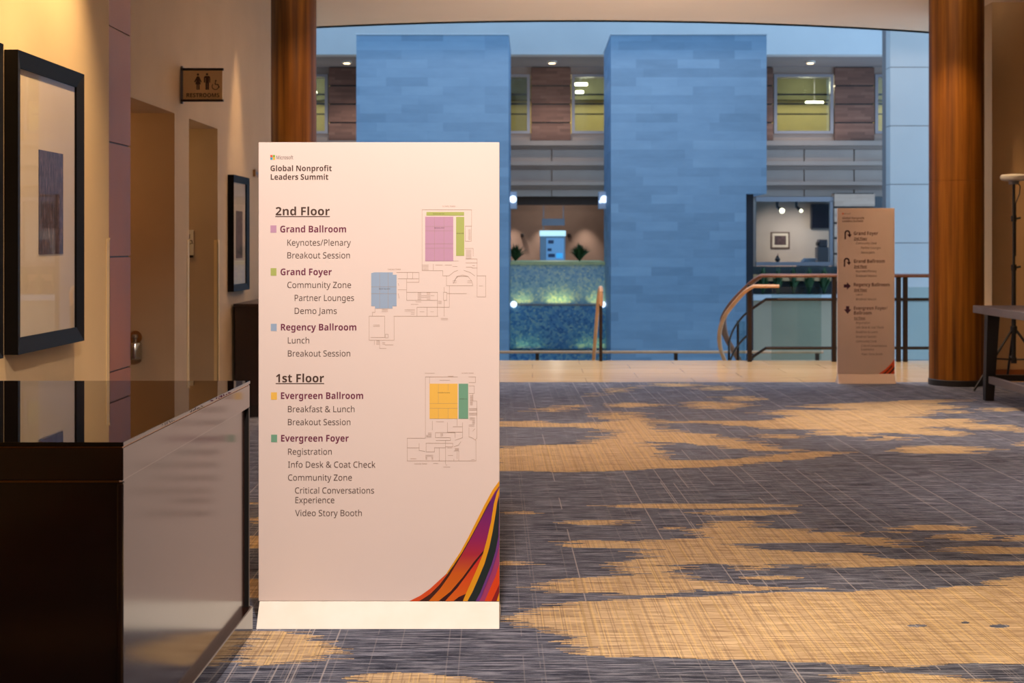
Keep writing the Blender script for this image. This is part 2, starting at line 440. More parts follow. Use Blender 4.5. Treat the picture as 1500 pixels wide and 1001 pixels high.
for pts in (
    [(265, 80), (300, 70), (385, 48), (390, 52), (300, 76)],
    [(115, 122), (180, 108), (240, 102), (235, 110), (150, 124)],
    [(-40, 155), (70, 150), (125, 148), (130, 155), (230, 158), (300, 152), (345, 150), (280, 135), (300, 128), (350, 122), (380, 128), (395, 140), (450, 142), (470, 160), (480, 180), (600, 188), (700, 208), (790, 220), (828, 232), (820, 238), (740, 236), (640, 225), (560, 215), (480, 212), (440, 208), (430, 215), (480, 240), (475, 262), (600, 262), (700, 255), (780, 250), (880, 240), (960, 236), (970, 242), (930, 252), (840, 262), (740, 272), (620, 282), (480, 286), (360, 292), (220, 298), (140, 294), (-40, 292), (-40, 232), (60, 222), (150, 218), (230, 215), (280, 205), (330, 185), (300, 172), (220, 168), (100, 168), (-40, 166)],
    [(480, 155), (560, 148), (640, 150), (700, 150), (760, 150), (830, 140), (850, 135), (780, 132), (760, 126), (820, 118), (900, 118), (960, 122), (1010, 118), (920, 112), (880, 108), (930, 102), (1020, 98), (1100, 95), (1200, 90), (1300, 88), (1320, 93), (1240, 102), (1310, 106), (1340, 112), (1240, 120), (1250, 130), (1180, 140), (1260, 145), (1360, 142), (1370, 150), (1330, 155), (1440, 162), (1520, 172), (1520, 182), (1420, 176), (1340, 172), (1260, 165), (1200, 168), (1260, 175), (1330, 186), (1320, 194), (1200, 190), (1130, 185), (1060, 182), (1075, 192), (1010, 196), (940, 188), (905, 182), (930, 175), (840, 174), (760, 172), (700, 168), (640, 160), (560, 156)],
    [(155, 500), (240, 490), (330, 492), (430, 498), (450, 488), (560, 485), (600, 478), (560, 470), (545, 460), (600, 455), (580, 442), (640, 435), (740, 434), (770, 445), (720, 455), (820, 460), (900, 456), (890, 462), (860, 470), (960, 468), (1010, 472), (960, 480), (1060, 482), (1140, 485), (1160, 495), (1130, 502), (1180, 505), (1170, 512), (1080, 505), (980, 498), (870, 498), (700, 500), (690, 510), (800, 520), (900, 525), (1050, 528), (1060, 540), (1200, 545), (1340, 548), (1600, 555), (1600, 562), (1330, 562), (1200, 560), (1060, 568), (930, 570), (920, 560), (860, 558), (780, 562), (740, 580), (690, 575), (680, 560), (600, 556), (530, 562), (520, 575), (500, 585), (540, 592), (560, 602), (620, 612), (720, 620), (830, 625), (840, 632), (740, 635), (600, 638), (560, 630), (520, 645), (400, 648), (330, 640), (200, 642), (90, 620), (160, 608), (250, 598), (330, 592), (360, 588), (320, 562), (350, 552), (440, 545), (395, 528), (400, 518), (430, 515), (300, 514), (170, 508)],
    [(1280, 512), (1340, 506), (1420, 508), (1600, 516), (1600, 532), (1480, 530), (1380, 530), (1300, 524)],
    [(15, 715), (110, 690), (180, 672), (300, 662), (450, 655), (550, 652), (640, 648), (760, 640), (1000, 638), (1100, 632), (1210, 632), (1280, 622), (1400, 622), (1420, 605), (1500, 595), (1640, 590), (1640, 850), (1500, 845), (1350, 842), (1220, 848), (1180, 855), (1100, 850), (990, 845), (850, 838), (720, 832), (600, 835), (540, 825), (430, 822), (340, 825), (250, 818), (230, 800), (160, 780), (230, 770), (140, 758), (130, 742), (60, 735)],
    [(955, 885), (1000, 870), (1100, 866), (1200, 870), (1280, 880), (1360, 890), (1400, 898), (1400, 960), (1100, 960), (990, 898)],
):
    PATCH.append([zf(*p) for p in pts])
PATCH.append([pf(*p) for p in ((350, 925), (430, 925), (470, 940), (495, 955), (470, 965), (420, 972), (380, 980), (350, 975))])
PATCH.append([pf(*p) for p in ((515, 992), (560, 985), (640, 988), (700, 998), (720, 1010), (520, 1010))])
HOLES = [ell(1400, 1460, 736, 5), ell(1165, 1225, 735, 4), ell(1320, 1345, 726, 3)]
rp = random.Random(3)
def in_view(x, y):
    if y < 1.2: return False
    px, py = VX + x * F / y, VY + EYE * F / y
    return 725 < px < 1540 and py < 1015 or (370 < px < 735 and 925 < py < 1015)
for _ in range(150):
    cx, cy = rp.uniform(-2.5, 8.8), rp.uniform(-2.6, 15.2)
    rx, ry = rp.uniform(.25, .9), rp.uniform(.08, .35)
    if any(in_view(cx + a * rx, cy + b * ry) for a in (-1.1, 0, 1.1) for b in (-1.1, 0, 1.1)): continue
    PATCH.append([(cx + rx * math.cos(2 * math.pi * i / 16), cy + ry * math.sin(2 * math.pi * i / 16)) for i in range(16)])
def cuts(poly, y):
    xs = []
    for i in range(len(poly)):
        (x0, y0), (x1, y1) = poly[i], poly[(i + 1) % len(poly)]
        if (y0 <= y) != (y1 <= y):
            xs.append(x0 + (y - y0) / (y1 - y0) * (x1 - x0))
    xs.sort()
    return [[xs[i], xs[i + 1]] for i in range(0, len(xs) - 1, 2)]
XL, XR = -2.6, 9.0
fl = MB()
fl.box(-4.6, XR, -3.0, FEDGE, -.3, 0)
fl.cur = 1
y = -2.6
bb = [(min(p[1] for p in q), max(p[1] for p in q), q) for q in PATCH]
hb = [(min(p[1] for p in q), max(p[1] for p in q), q) for q in HOLES]
while y < FEDGE - .02:
    st = max(.007, min(.03, y * y * .8 / 3187))
    ym = y + st / 2
    iv = []
    for a, b, q in bb:
        if a <= ym <= b: iv += cuts(q, ym)
    s_ = .012 + .006 * max(y, 0)
    iv = [[a + rp.gauss(0, s_), b + rp.gauss(0, s_)] for a, b in iv]
    iv = sorted(i for i in iv if i[1] - i[0] > .01)
    mg = []
    for i in iv:
        if mg and i[0] <= mg[-1][1]: mg[-1][1] = max(mg[-1][1], i[1])
        else: mg.append(i)
    for a, b, q in hb:
        if a <= ym <= b:
            for h0, h1 in cuts(q, ym):
                nn = []
                for i in mg:
                    if h1 <= i[0] or h0 >= i[1]: nn.append(i)
                    else:
                        if h0 > i[0]: nn.append([i[0], h0])
                        if h1 < i[1]: nn.append([h1, i[1]])
                mg = nn
    for a, b in mg:
        a = max(a, XL + .01); b = min(b, XR - .01)
        if b > a: fl.poly([(a, y, .0008), (b, y, .0008), (b, y + st, .0008), (a, y + st, .0008)])
    y += st
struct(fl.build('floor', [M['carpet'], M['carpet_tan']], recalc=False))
LEDGE = 18.62
struct(MB().box(-9, 9.2, FEDGE, LEDGE, -.3, 0).build('floor_stone', M['stone_floor']))
struct(MB().box(-9, 9.2, LEDGE, 40, -5.8, -5.5).build('floor_atrium', M['stone_floor']))
struct(MB().box(-9, 9.2, LEDGE - .25, LEDGE - .2, -5.5, -.3).build('wall_atrium_near', M['white_paint']))

# ------------------------------------------------------------------ hall shell
WN, WP, WW = -2.60, -2.64, -2.65      # near wall, copper pier, restroom wall
OZ = 2.496
WEND = 14.41
wl = MB()
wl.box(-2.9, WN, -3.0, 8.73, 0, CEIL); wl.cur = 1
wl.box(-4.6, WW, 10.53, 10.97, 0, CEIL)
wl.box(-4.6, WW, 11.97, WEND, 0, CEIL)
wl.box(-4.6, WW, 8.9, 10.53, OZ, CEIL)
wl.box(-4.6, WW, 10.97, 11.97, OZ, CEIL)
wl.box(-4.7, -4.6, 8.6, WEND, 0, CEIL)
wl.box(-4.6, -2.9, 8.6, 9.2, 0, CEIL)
struct(wl.build('wall_left', [M['wall'], mottled('tan_paint_dim', (192, 168, 138), (184, 160, 130), (1, 1, 1), 2, .75)]))  # second paint is a darker copy; the restroom wall's dim light put into colour
# copper tile pier: tiles with dark joints
tp = MB()
tp.cur = 1; tp.box(-3.2, WP - .012, 8.731, 9.335, 0, CEIL)
tp.cur = 0
zs = [0.0, .60, .725, PZ(376.6, 8.88), PZ(208, 8.88), PZ(38, 8.88), CEIL]
for a, b in zip(zs[:-1], zs[1:]):
    tp.box(-3.1, WP, 8.735, 9.34, a + .005, b - .005)
struct(tp.build('trim_1', [M['copper'], M['bronze']]))
struct(MB().box(-9.2, XR, -3.2, -3.0, 0, CEIL).build('wall_back', M['wall']))
struct(MB().box(XR, XR + .2, -3.2, 16.2, 0, CEIL).build('wall_right', M['wall']))
struct(MB().box(5.137, XR, 15.9, 16.9, 0, CEIL).build('wall_right_end', M['wall_dark']))
bs = MB().box(5.12, XR, 15.875, 15.9, 0, .125).box(5.112, 5.137, 15.875, 16.9, 0, .125)
struct(bs.build('baseboard_right', M['base_wood'], bevel=.004))
bs = MB().box(WN, WN + .015, -3, 8.73, 0, .11).box(WW, WW + .015, 10.53, 10.97, 0, .11).box(WW, WW + .015, 11.97, WEND, 0, .11)
struct(bs.build('baseboard_left', M['base_wood'], bevel=.003))
# ceiling with a curved edge over the atrium
cb = MB(); ed = []
xs = [-9 + 18.2 * i / 28 for i in range(29)]
for x in xs:
    ed.append((x, 17.32 + .42 * ((x - .6) / 3.0) ** 2 * (1 if abs(x - .6) < 3.2 else 3.2 ** 2 * 9 / 9 / ((x - .6) ** 2) * ((x - .6) / 3.2) ** 2)))
out = [(x, yv, CEIL) for x, yv in ed]
cb.prism(out + [(9.2, -3.2, CEIL), (-9, -3.2, CEIL)], (0, 0, .2))
cb.prism(out + [(x, yv - .15, CEIL) for x, yv in reversed(ed)], (0, 0, 6.2))
struct(cb.build('ceiling', M['ceiling']))
# round wooden columns
def column(px_c, D, name):
    c = (PX(px_c, D), D, 0)
    o = MB().lathe(c, [(.290, .0), (.290, 2.2), (.287, 2.202), (.287, 2.207), (.290, 2.209), (.290, CEIL)], 48).build(name, M['column_wood'], smooth=True)
    struct(o)
    q = MB().lathe(c, [(.297, .0), (.297, .06), (.291, .066)], 48).build('base_ring', M['black'], parent=o, smooth=True)
    return o
column(1401, 15.45, 'column_right')
column(424, 15.45, 'column_left')
# wall that closes the hall left of the column
struct(MB().box(-9, -2.95, 15.3, 15.6, 0, CEIL).build('wall_left_end', M['wall']))

# corner guards
def guard(name_y, x, ysign, label):
    g = MB()
    g.box(x - .03, x + .004, name_y - .002 if ysign > 0 else name_y - .004, name_y + .004 if ysign > 0 else name_y + .002, .11, 1.56)
    g.box(x - .001, x + .004, name_y - .06 * ysign, name_y + .004 * ysign, .11, 1.56) if ysign > 0 else g.box(x - .001, x + .004, name_y - .004, name_y + .06, .11, 1.56)
    g.box(x - .004, x + .006, name_y - .012, name_y + .006, 1.552, 1.566)
    o = g.build('corner_guard', M['cream_guard'], origin=(x, name_y, .11))
    return tag(o, label, 'corner guard', 'cream corner guards')
guard(8.73, WN, 1, 'cream corner guard on the wall corner beside the large framed picture')
guard(10.97, WW, 1, 'cream corner guard on the narrow wall between the two restroom openings')
guard(11.97, WW, -1, 'cream corner guard on the far edge of the second restroom opening')

# ------------------------------------------------------------------ text
FONT = None
try:
    FONT = bpy.data.fonts.load(bpy.utils.system_resource('DATAFILES') + '/fonts/NotoSansMath-Regular.woff2')   # Blender's own humanist sans
except Exception:
    FONT = None
def to_bold(t):
    r = ''
    for ch in t:
        if 'A' <= ch <= 'Z': r += chr(0x1D5D4 + ord(ch) - 65)
        elif 'a' <= ch <= 'z': r += chr(0x1D5EE + ord(ch) - 97)
        elif '0' <= ch <= '9': r += chr(0x1D7EC + ord(ch) - 48)
        else: r += ch
    return r
def text_verts(body, bold):
    if FONT and bold: body, bold = to_bold(body), 0
    cu = bpy.data.curves.new('lettering', 'FONT')
    if FONT: cu.font = FONT
    cu.body = body; cu.size = 1; cu.offset = bold; cu.resolution_u = 3
    o = bpy.data.objects.new('lettering', cu); COL.objects.link(o)
    bpy.context.view_layer.update()
    dg = bpy.context.evaluated_depsgraph_get()
    me = bpy.data.meshes.new_from_object(o.evaluated_get(dg))
    v = [p.co.copy() for p in me.vertices]; f = [tuple(p.vertices) for p in me.polygons]
    bpy.data.objects.remove(o); bpy.data.curves.remove(cu); bpy.data.meshes.remove(me)
    return v, f
CAPH = max(p.y for p in text_verts('H', 0)[0])
def add_text(mb, body, x0, x1, base, cap, D, yoff, bold=0.0):
    v, f = text_verts(body, bold)
    a = min(p.x for p in v); b = max(p.x for p in v)
    sx = (PX(x1, D) - PX(x0, D)) / (b - a); sy = cap * D / F / CAPH
    n = len(mb.v); X0 = PX(x0, D); Z0 = PZ(base, D)
    mb.v += [Vector((X0 + (p.x - a) * sx, D - yoff, Z0 + p.y * sy)) for p in v]
    for q in f: mb.f.append(tuple(n + i for i in q)); mb.mi.append(mb.cur)
def rect(mb, x0, x1, y0, y1, D, yoff):
    mb.poly([(PX(x0, D), D - yoff, PZ(y1, D)), (PX(x1, D), D - yoff, PZ(y1, D)), (PX(x1, D), D - yoff, PZ(y0, D)), (PX(x0, D), D - yoff, PZ(y0, D))])
def outline(mb, pts, D, yoff): mb.ngon([(PX(a, D), D - yoff, PZ(b, D)) for a, b in pts])
def stroke(mb, pts, wpx, D, yoff, closed=False):
    pts = list(pts) + ([pts[0]] if closed else [])
    for (a, b), (c, d) in zip(pts[:-1], pts[1:]):
        dx, dy = c - a, d - b; l = math.hypot(dx, dy) or 1
        nx, ny = -dy / l * wpx / 2, dx / l * wpx / 2; ex, ey = dx / l * wpx / 2, dy / l * wpx / 2
        mb.poly([(PX(q, D), D - yoff, PZ(r, D)) for q, r in ((a + nx - ex, b + ny - ey), (c + nx + ex, d + ny + ey), (c - nx + ex, d - ny + ey), (a - nx - ex, b - ny - ey))])

# ------------------------------------------------------------------ near directory sign
DS = 5.72
sign = thing('directory_sign', (PX(555, DS), DS, 0), 'tall cream floor directory sign with coloured floor plans beside the dark counter', 'sign')
pn = MB().box(PX(378.6, DS), PX(731.6, DS), DS, DS + .028, PZ(881, DS), PZ(208.5, DS))
pn.build('panel', M['panel_print'], sign, bevel=.002)
zb = PZ(881, DS)
bs = MB().hexa([(PX(375, 5.641), 5.641, 0), (PX(731.5, 5.641), 5.641, 0), (PX(731.5, 5.641), 5.95, 0), (PX(375, 5.641), 5.95, 0)],
               [(PX(380, DS), DS - .001, zb - .001), (PX(731.4, DS), DS - .001, zb - .001), (PX(731.4, DS), DS + .03, zb - .001), (PX(380, DS), DS + .03, zb - .001)])
bs.build('base', M['base_white'], sign, bevel=.002)['label'] = 'plain white sloping base'
E1, E2 = .0008, .0014
lg = MB()
for i, (a, b) in enumerate(((396, 227.2), (399.7, 227.2), (396, 230.9), (399.7, 230.9))):
    lg.cur = i; rect(lg, a, a + 3.3, b, b + 3.3, DS, E1)
lg.cur = 4; add_text(lg, 'Microsoft', 405, 429.6, 233.4, 5.2, DS, E1)
lg.build('logo', [M['l_red'], M['l_green'], M['l_blue'], M['l_yellow'], M['ink_grey']], sign, recalc=False)
tt = MB(); add_text(tt, 'Global Nonprofit', 396.3, 486, 250.8, 8.2, DS, E1, .014); add_text(tt, 'Leaders Summit', 396.6, 481, 263.4, 8.2, DS, E1, .014)
tt.build('title', M['ink_dark'], sign, recalc=False)
for s_, x0, x1, b in (('2nd Floor', 403.8, 483, 315.5), ('1st Floor', 404.4, 474.6, 560.2)):
    h = MB(); add_text(h, s_, x0, x1, b, 12, DS, E1, .03); rect(h, x0 - .5, x1 + .3, b + 1.3, b + 2.5, DS, E1)
    h.build('floor_heading', M['ink_dark'], sign, recalc=False)
ROOMS = [
    ('Grand Ballroom', 410.5, 507, 340.5, 'p_purple', (396.2, 405, 330.3, 341), [('Keynotes/Plenary', 421, 514, 360), ('Breakout Session', 421, 512.6, 378.6)]),
    ('Grand Foyer', 411, 486, 403.2, 'p_green', (396.5, 405, 393, 404), [('Community Zone', 421, 514.3, 422), ('Partner Lounges', 431.7, 518.6, 441), ('Demo Jams', 431.7, 493.4, 460)]),
    ('Regency Ballroom', 411.5, 522, 484.2, 'p_blue', (396.8, 405.4, 474.5, 485.2), [('Lunch', 421.7, 453, 503.3), ('Breakout Session', 421.7, 513, 522.4)]),
    ('Evergreen Ballroom', 411.6, 532, 584.6, 'p_yellow', (397, 405.8, 575, 585.7), [('Breakfast & Lunch', 421.8, 519.4, 604), ('Breakout Session', 421.8, 513.4, 623)]),
    ('Evergreen Foyer', 411.8, 510.8, 647, 'p_teal', (397.2, 406, 637, 648), [('Registration', 422, 486, 666.3), ('Info Desk & Coat Check', 422, 550, 685.3), ('Community Zone', 422, 515.5, 704.3), ('Critical Conversations', 432.2, 548, 723.2), ('Experience', 432.7, 489.8, 737.3), ('Video Story Booth', 432.4, 530, 756.3)]),
]
for nm, x0, x1, b, c, sw, lines in ROOMS:
    t = MB(); add_text(t, nm, x0, x1, b, 9.6, DS, E1, .014); t.build('room_name', M['ink_plum'], sign, recalc=False)
    t = MB(); rect(t, sw[0], sw[1], sw[2], sw[3], DS, E1); t.build('color_swatch', M[c], sign, recalc=False)
    for q in lines:
        t = MB(); add_text(t, q[0], q[1], q[2], q[3], 8.9, DS, E1); t.build('room_text', M['ink_grey'], sign, recalc=False)
# floor plans
def plan(ox, oy, sc, lines, areas, labels, dashes):
    pl = MB()
    tr = lambda p: (ox + p[0] / sc, oy + p[1] / sc)
    for q in lines: stroke(pl, [tr(p) for p in q], .42, DS, E1)
    for s_, x0, x1, y_, c in labels:
        a, b = tr((x0, y_)), tr((x1, y_)); add_text(pl, s_, a[0], b[0], a[1], c / sc, DS, E1)
    for (x0, y0, x1, y1) in dashes:
        n = max(1, int((y1 - y0) / 8))
        for k in range(n):
            yy = y0 + (k + .5) * (y1 - y0) / n
            stroke(pl, [tr((x0, yy)), tr((x1, yy))], .35, DS, E1)
    o = pl.build('floor_plan', M['ink_line'], sign, recalc=False)
    for c, poly, inner, lab in areas:
        a = MB(); outline(a, [tr(p) for p in poly], DS, E1 + .0003)
        ar = a.build('plan_area', [M[c], M['ink_line'], M['ink_grey']], o, recalc=False)
        me2 = MB(); me2.cur = 0
        for q in inner: stroke(me2, [tr(p) for p in q], .3, DS, E2)
        me2.cur = 1
        for s_, x0, x1, y_, ch in lab:
            p0, p1 = tr((x0, y_)), tr((x1, y_)); add_text(me2, s_, p0[0], p1[0], p0[1], ch / sc, DS, E2)
        if me2.v: me2.build('plan_lettering', [M['ink_line'], M['ink_grey']], o, recalc=False)
    return o
plan(530, 290, 4.352,
     [[(384, 460), (384, 76), (700, 76), (700, 180), (660, 180), (660, 276), (698, 276), (698, 180)], [(384, 464), (516, 464), (516, 497), (556, 497), (590, 470), (612, 462)], [(456, 423), (456, 460)], [(470, 428), (514, 428)], [(530, 428), (574, 428)],
      [(658, 322), (710, 322), (710, 372)], [(663, 390), (735, 390), (735, 500)], [(663, 414), (735, 414)], [(665, 442), (700, 442), (704, 447), (735, 447)], [(650, 462), (690, 475), (720, 497)], [(735, 497), (790, 497), (790, 631), (735, 631), (735, 500)],
      [(540, 497), (540, 560), (558, 560), (708, 560)], [(558, 560), (558, 697), (486, 697)], [(521, 602), (541, 602), (541, 653), (521, 653), (521, 602)], [(525, 570), (525, 600)], [(525, 655), (525, 755)],
      [(590, 530), (608, 500), (642, 492), (676, 500), (700, 530), (708, 556)], [(585, 545), (598, 515), (612, 503)],
      [(222, 475), (365, 475), (365, 538), (286, 538), (286, 516)], [(290, 478), (290, 516), (362, 516)], [(324, 478), (324, 516)], [(232, 516), (286, 516)], [(286, 540), (286, 602), (482, 602)], [(286, 602), (286, 653), (482, 653)], [(482, 602), (482, 755)], [(232, 586), (284, 586)],
      [(352, 697), (352, 755)], [(352, 697), (484, 697)], [(416, 700), (416, 755)], [(204, 755), (486, 755)], [(68, 730), (84, 730), (84, 706)], [(68, 730), (68, 752)],
      [(47, 754), (146, 754), (146, 890), (58, 890)], [(47, 754), (47, 908), (206, 908), (206, 760)], [(80, 912), (80, 936)], [(114, 912), (114, 960), (156, 960)], [(148, 938), (200, 938)], [(150, 870), (168, 870), (168, 892), (150, 892), (150, 870)], [(232, 545), (236, 560)], [(232, 610), (238, 640)], [(545, 610), (566, 610)]],
     [('p_purple', [(404, 120), (583, 120), (583, 403), (404, 403)], [[(463, 122), (463, 403)], [(524, 122), (524, 403)], [(404, 183), (583, 183)], [(404, 210), (583, 210)], [(404, 293), (583, 293)], [(404, 321), (583, 321)]], [('GRAND BALLROOM', 462, 526, 195, 7)]),
      ('p_green', [(412, 90), (652, 90), (652, 112), (412, 112)], [], [('GRAND BALLROOM FOYER', 454, 526, 105, 6)]),
      ('p_green', [(601, 121), (653, 121), (653, 369), (601, 369)], [], [('GRAND FOYER', 604, 650, 230, 7)]),
      ('p_blue', [(60, 480), (80, 475), (198, 475), (198, 490), (222, 490), (222, 690), (196, 690), (196, 705), (84, 705), (84, 690), (60, 690)], [[(114, 477), (114, 704)], [(168, 477), (168, 704)], [(60, 567), (222, 567)], [(60, 611), (222, 611)]], [('REGENCY BALLROOM', 110, 180, 584, 7)])],
     [('OLYMPIC TOWER', 514, 596, 58, 8), ('CASCADE TOWER', 166, 248, 460, 8)],
     [(385, 424, 425, 462), (664, 330, 698, 390), (680, 200, 694, 268), (584, 396, 616, 408), (580, 432, 608, 442), (356, 602, 378, 652), (414, 602, 436, 652), (380, 618, 412, 640), (440, 616, 462, 630), (274, 708, 338, 726), (314, 728, 336, 748), (128, 706, 166, 730), (74, 806, 114, 824), (92, 906, 112, 938), (130, 920, 148, 938), (504, 764, 548, 782), (566, 607, 668, 613), (488, 654, 508, 678), (604, 494, 680, 508), (580, 524, 604, 546), (674, 524, 698, 546), (344, 660, 378, 666), (314, 676, 360, 682), (370, 722, 398, 730), (438, 722, 458, 730), (748, 558, 770, 564), (704, 428, 720, 436)])
plan(580, 530, 5.888,
     [[(254, 660), (254, 132), (532, 132)], [(627, 132), (686, 132), (686, 180), (630, 180)], [(290, 132), (290, 188)], [(630, 210), (676, 210), (676, 274), (630, 274)], [(664, 275), (664, 340), (698, 340)], [(98, 660), (254, 660)], [(98, 660), (98, 857), (690, 857), (690, 680), (654, 655), (630, 648), (630, 570)],
      [(98, 744), (200, 744)], [(200, 705), (200, 766), (250, 774)], [(314, 512), (314, 590)], [(444, 526), (444, 608), (574, 608)], [(574, 526), (574, 655), (540, 668), (510, 678)], [(528, 494), (528, 552)], [(492, 562), (574, 562)], [(340, 612), (510, 612), (510, 655)], [(340, 612), (340, 655), (470, 655)], [(346, 680), (470, 680), (470, 664)],
      [(260, 704), (490, 704), (490, 734), (426, 734)], [(260, 704), (260, 778), (332, 778), (332, 742), (426, 742)], [(428, 680), (428, 884)], [(374, 744), (374, 857)], [(542, 770), (542, 857)], [(542, 770), (500, 770)], [(500, 840), (500, 857)], [(528, 780), (528, 840)], [(500, 734), (540, 720), (560, 690)], [(698, 340), (698, 660), (684, 676)], [(404, 620), (404, 640)], [(346, 518), (412, 518)], [(662, 600), (680, 580)]],
     [('p_yellow', [(290, 190), (532, 190), (532, 492), (290, 492)], [[(366, 192), (366, 360)], [(450, 192), (450, 250)], [(290, 360), (532, 360)], [(290, 402), (532, 402)], [(366, 402), (366, 492)], [(450, 402), (450, 492)]], [('EVERGREEN BALLROOM', 362, 466, 272, 8)]),
      ('p_teal', [(541, 190), (623, 190), (623, 492), (541, 492)], [], [('EVERGREEN FOYER', 550, 612, 326, 8)])],
     [('OLYMPIC TOWER', 568, 670, 104, 9), ('CASCADE TOWER', 158, 268, 886, 9)],
     [(250, 96, 332, 104), (450, 122, 496, 130), (376, 156, 466, 164), (640, 288, 662, 376), (632, 400, 700, 424), (632, 440, 700, 464), (636, 478, 680, 506), (630, 540, 676, 562), (660, 506, 680, 540), (278, 610, 306, 656), (262, 632, 276, 656), (256, 802, 320, 822), (256, 822, 268, 846), (308, 822, 320, 846), (126, 834, 174, 842), (652, 842, 678, 848), (322, 874, 364, 882), (410, 906, 466, 912), (444, 740, 484, 748), (450, 806, 492, 812), (384, 618, 400, 646), (510, 744, 542, 768), (430, 888, 440, 896)])
# ribbon artwork
rb = MB(); RM = []
def rpoly(mname, pts):
    if mname not in RM: RM.append(mname)
    rb.cur = RM.index(mname)
    rpoly.k += 1
    outline(rb, [(590 + min(a, 708.5) / 5.006, 690 + b / 5.006) for a, b in pts], DS, E1 + rpoly.k * .0002)
rpoly.k = 0
rpoly('r_pink', [(190, 955), (300, 812), (400, 672), (520, 460), (622, 240), (668, 150), (711, 88), (711, 955)])
rpoly('r_red', [(50, 955), (130, 915), (200, 865), (260, 810), (320, 755), (330, 760), (300, 800), (240, 870), (180, 920), (120, 955)])
rpoly('r_brown', [(122, 955), (200, 905), (270, 835), (320, 770), (380, 680), (440, 590), (520, 440), (600, 280), (640, 220), (650, 240), (520, 500), (400, 700), (330, 800), (250, 890), (190, 955)])
rpoly('r_gold', [(711, 72), (660, 138), (600, 248), (540, 368), (480, 488), (420, 598), (360, 690), (318, 755), (326, 757), (372, 694), (432, 604), (494, 496), (556, 380), (616, 262), (674, 156), (711, 112)])
rpoly('r_purple', [(711, 108), (674, 165), (634, 240), (576, 350), (520, 458), (460, 568), (400, 672), (340, 772), (270, 870), (190, 955), (300, 955), (380, 880), (460, 760), (540, 660), (590, 600), (604, 560), (632, 450), (657, 330), (672, 220), (711, 140)])
rpoly('r_dark', [(262, 955), (330, 955), (440, 830), (540, 700), (590, 625), (600, 575), (520, 670), (440, 780), (350, 885)])
rpoly('r_crimson', [(594, 600), (540, 668), (480, 750), (400, 858), (310, 955), (430, 955), (475, 900), (525, 810), (565, 720), (592, 640)])
rpoly('r_dark', [(372, 955), (410, 925), (470, 898), (455, 955)])
rpoly('r_gold', [(711, 122), (690, 160), (668, 240), (648, 370), (618, 500), (588, 610), (548, 710), (508, 800), (468, 890), (440, 955), (474, 955), (510, 890), (550, 800), (600, 680), (635, 560), (660, 440), (680, 320), (692, 230), (711, 165)])
rpoly('r_green', [(474, 955), (510, 890), (550, 800), (600, 680), (635, 560), (660, 440), (680, 320), (695, 230), (711, 185), (711, 280), (702, 480), (680, 590), (650, 690), (610, 790), (570, 890), (537, 955)])
rpoly('r_violet', [(535, 955), (570, 890), (610, 790), (650, 690), (680, 590), (702, 480), (704, 400), (711, 280), (711, 540), (690, 620), (650, 740), (600, 860), (565, 955)])
rpoly('r_pink', [(560, 955), (610, 862), (660, 752), (695, 630), (711, 565), (711, 690), (680, 775), (640, 866), (602, 955)])
rpoly('r_orange', [(600, 955), (640, 862), (680, 772), (711, 680), (711, 835), (680, 895), (652, 955)])
rpoly('r_wine', [(650, 955), (680, 892), (711, 830), (711, 895), (690, 955)])
rpoly('r_gold', [(688, 955), (711, 890), (711, 955)])
rb.build('ribbon_artwork', [M[k] for k in RM], sign, recalc=False)

# ------------------------------------------------------------------ far wayfinding sign
DF = 15.60
fs = thing('wayfinding_sign', (PX(1269, DF), DF, 0), 'slim tan wayfinding sign with arrows standing at the carpet edge by the round column', 'sign')
MB().box(PX(1227, DF), PX(1310.5, DF), DF, DF + .03, PZ(548, DF), PZ(305, DF)).build('panel', M['far_panel'], fs, bevel=.003)
zb = PZ(548, DF); y0 = DF - .08
MB().hexa([(PX(1228.5, y0), y0, 0), (PX(1312.5, y0), y0, 0), (PX(1312.5, y0), DF + .09, 0), (PX(1228.5, y0), DF + .09, 0)],
          [(PX(1227.5, DF), DF - .001, zb - .002), (PX(1310, DF), DF - .001, zb - .002), (PX(1310, DF), DF + .03, zb - .002), (PX(1227.5, DF), DF + .03, zb - .002)]).build('base', M['far_panel'], fs)
e = .002
lg = MB(); lg.cur = 0; rect(lg, 1233.6, 1235.6, 312, 314.4, DF, e); lg.cur = 1; add_text(lg, 'Microsoft', 1236.4, 1246, 314.2, 2, DF, e)
lg.build('logo', [M['l_red'], M['far_ink']], fs, recalc=False)
t = MB(); add_text(t, 'Global Nonprofit', 1234, 1266, 321, 2.9, DF, e, .012); add_text(t, 'Leaders Summit', 1234, 1264.5, 325.4, 2.9, DF, e, .012)
t.build('title', M['far_ink'], fs, recalc=False)
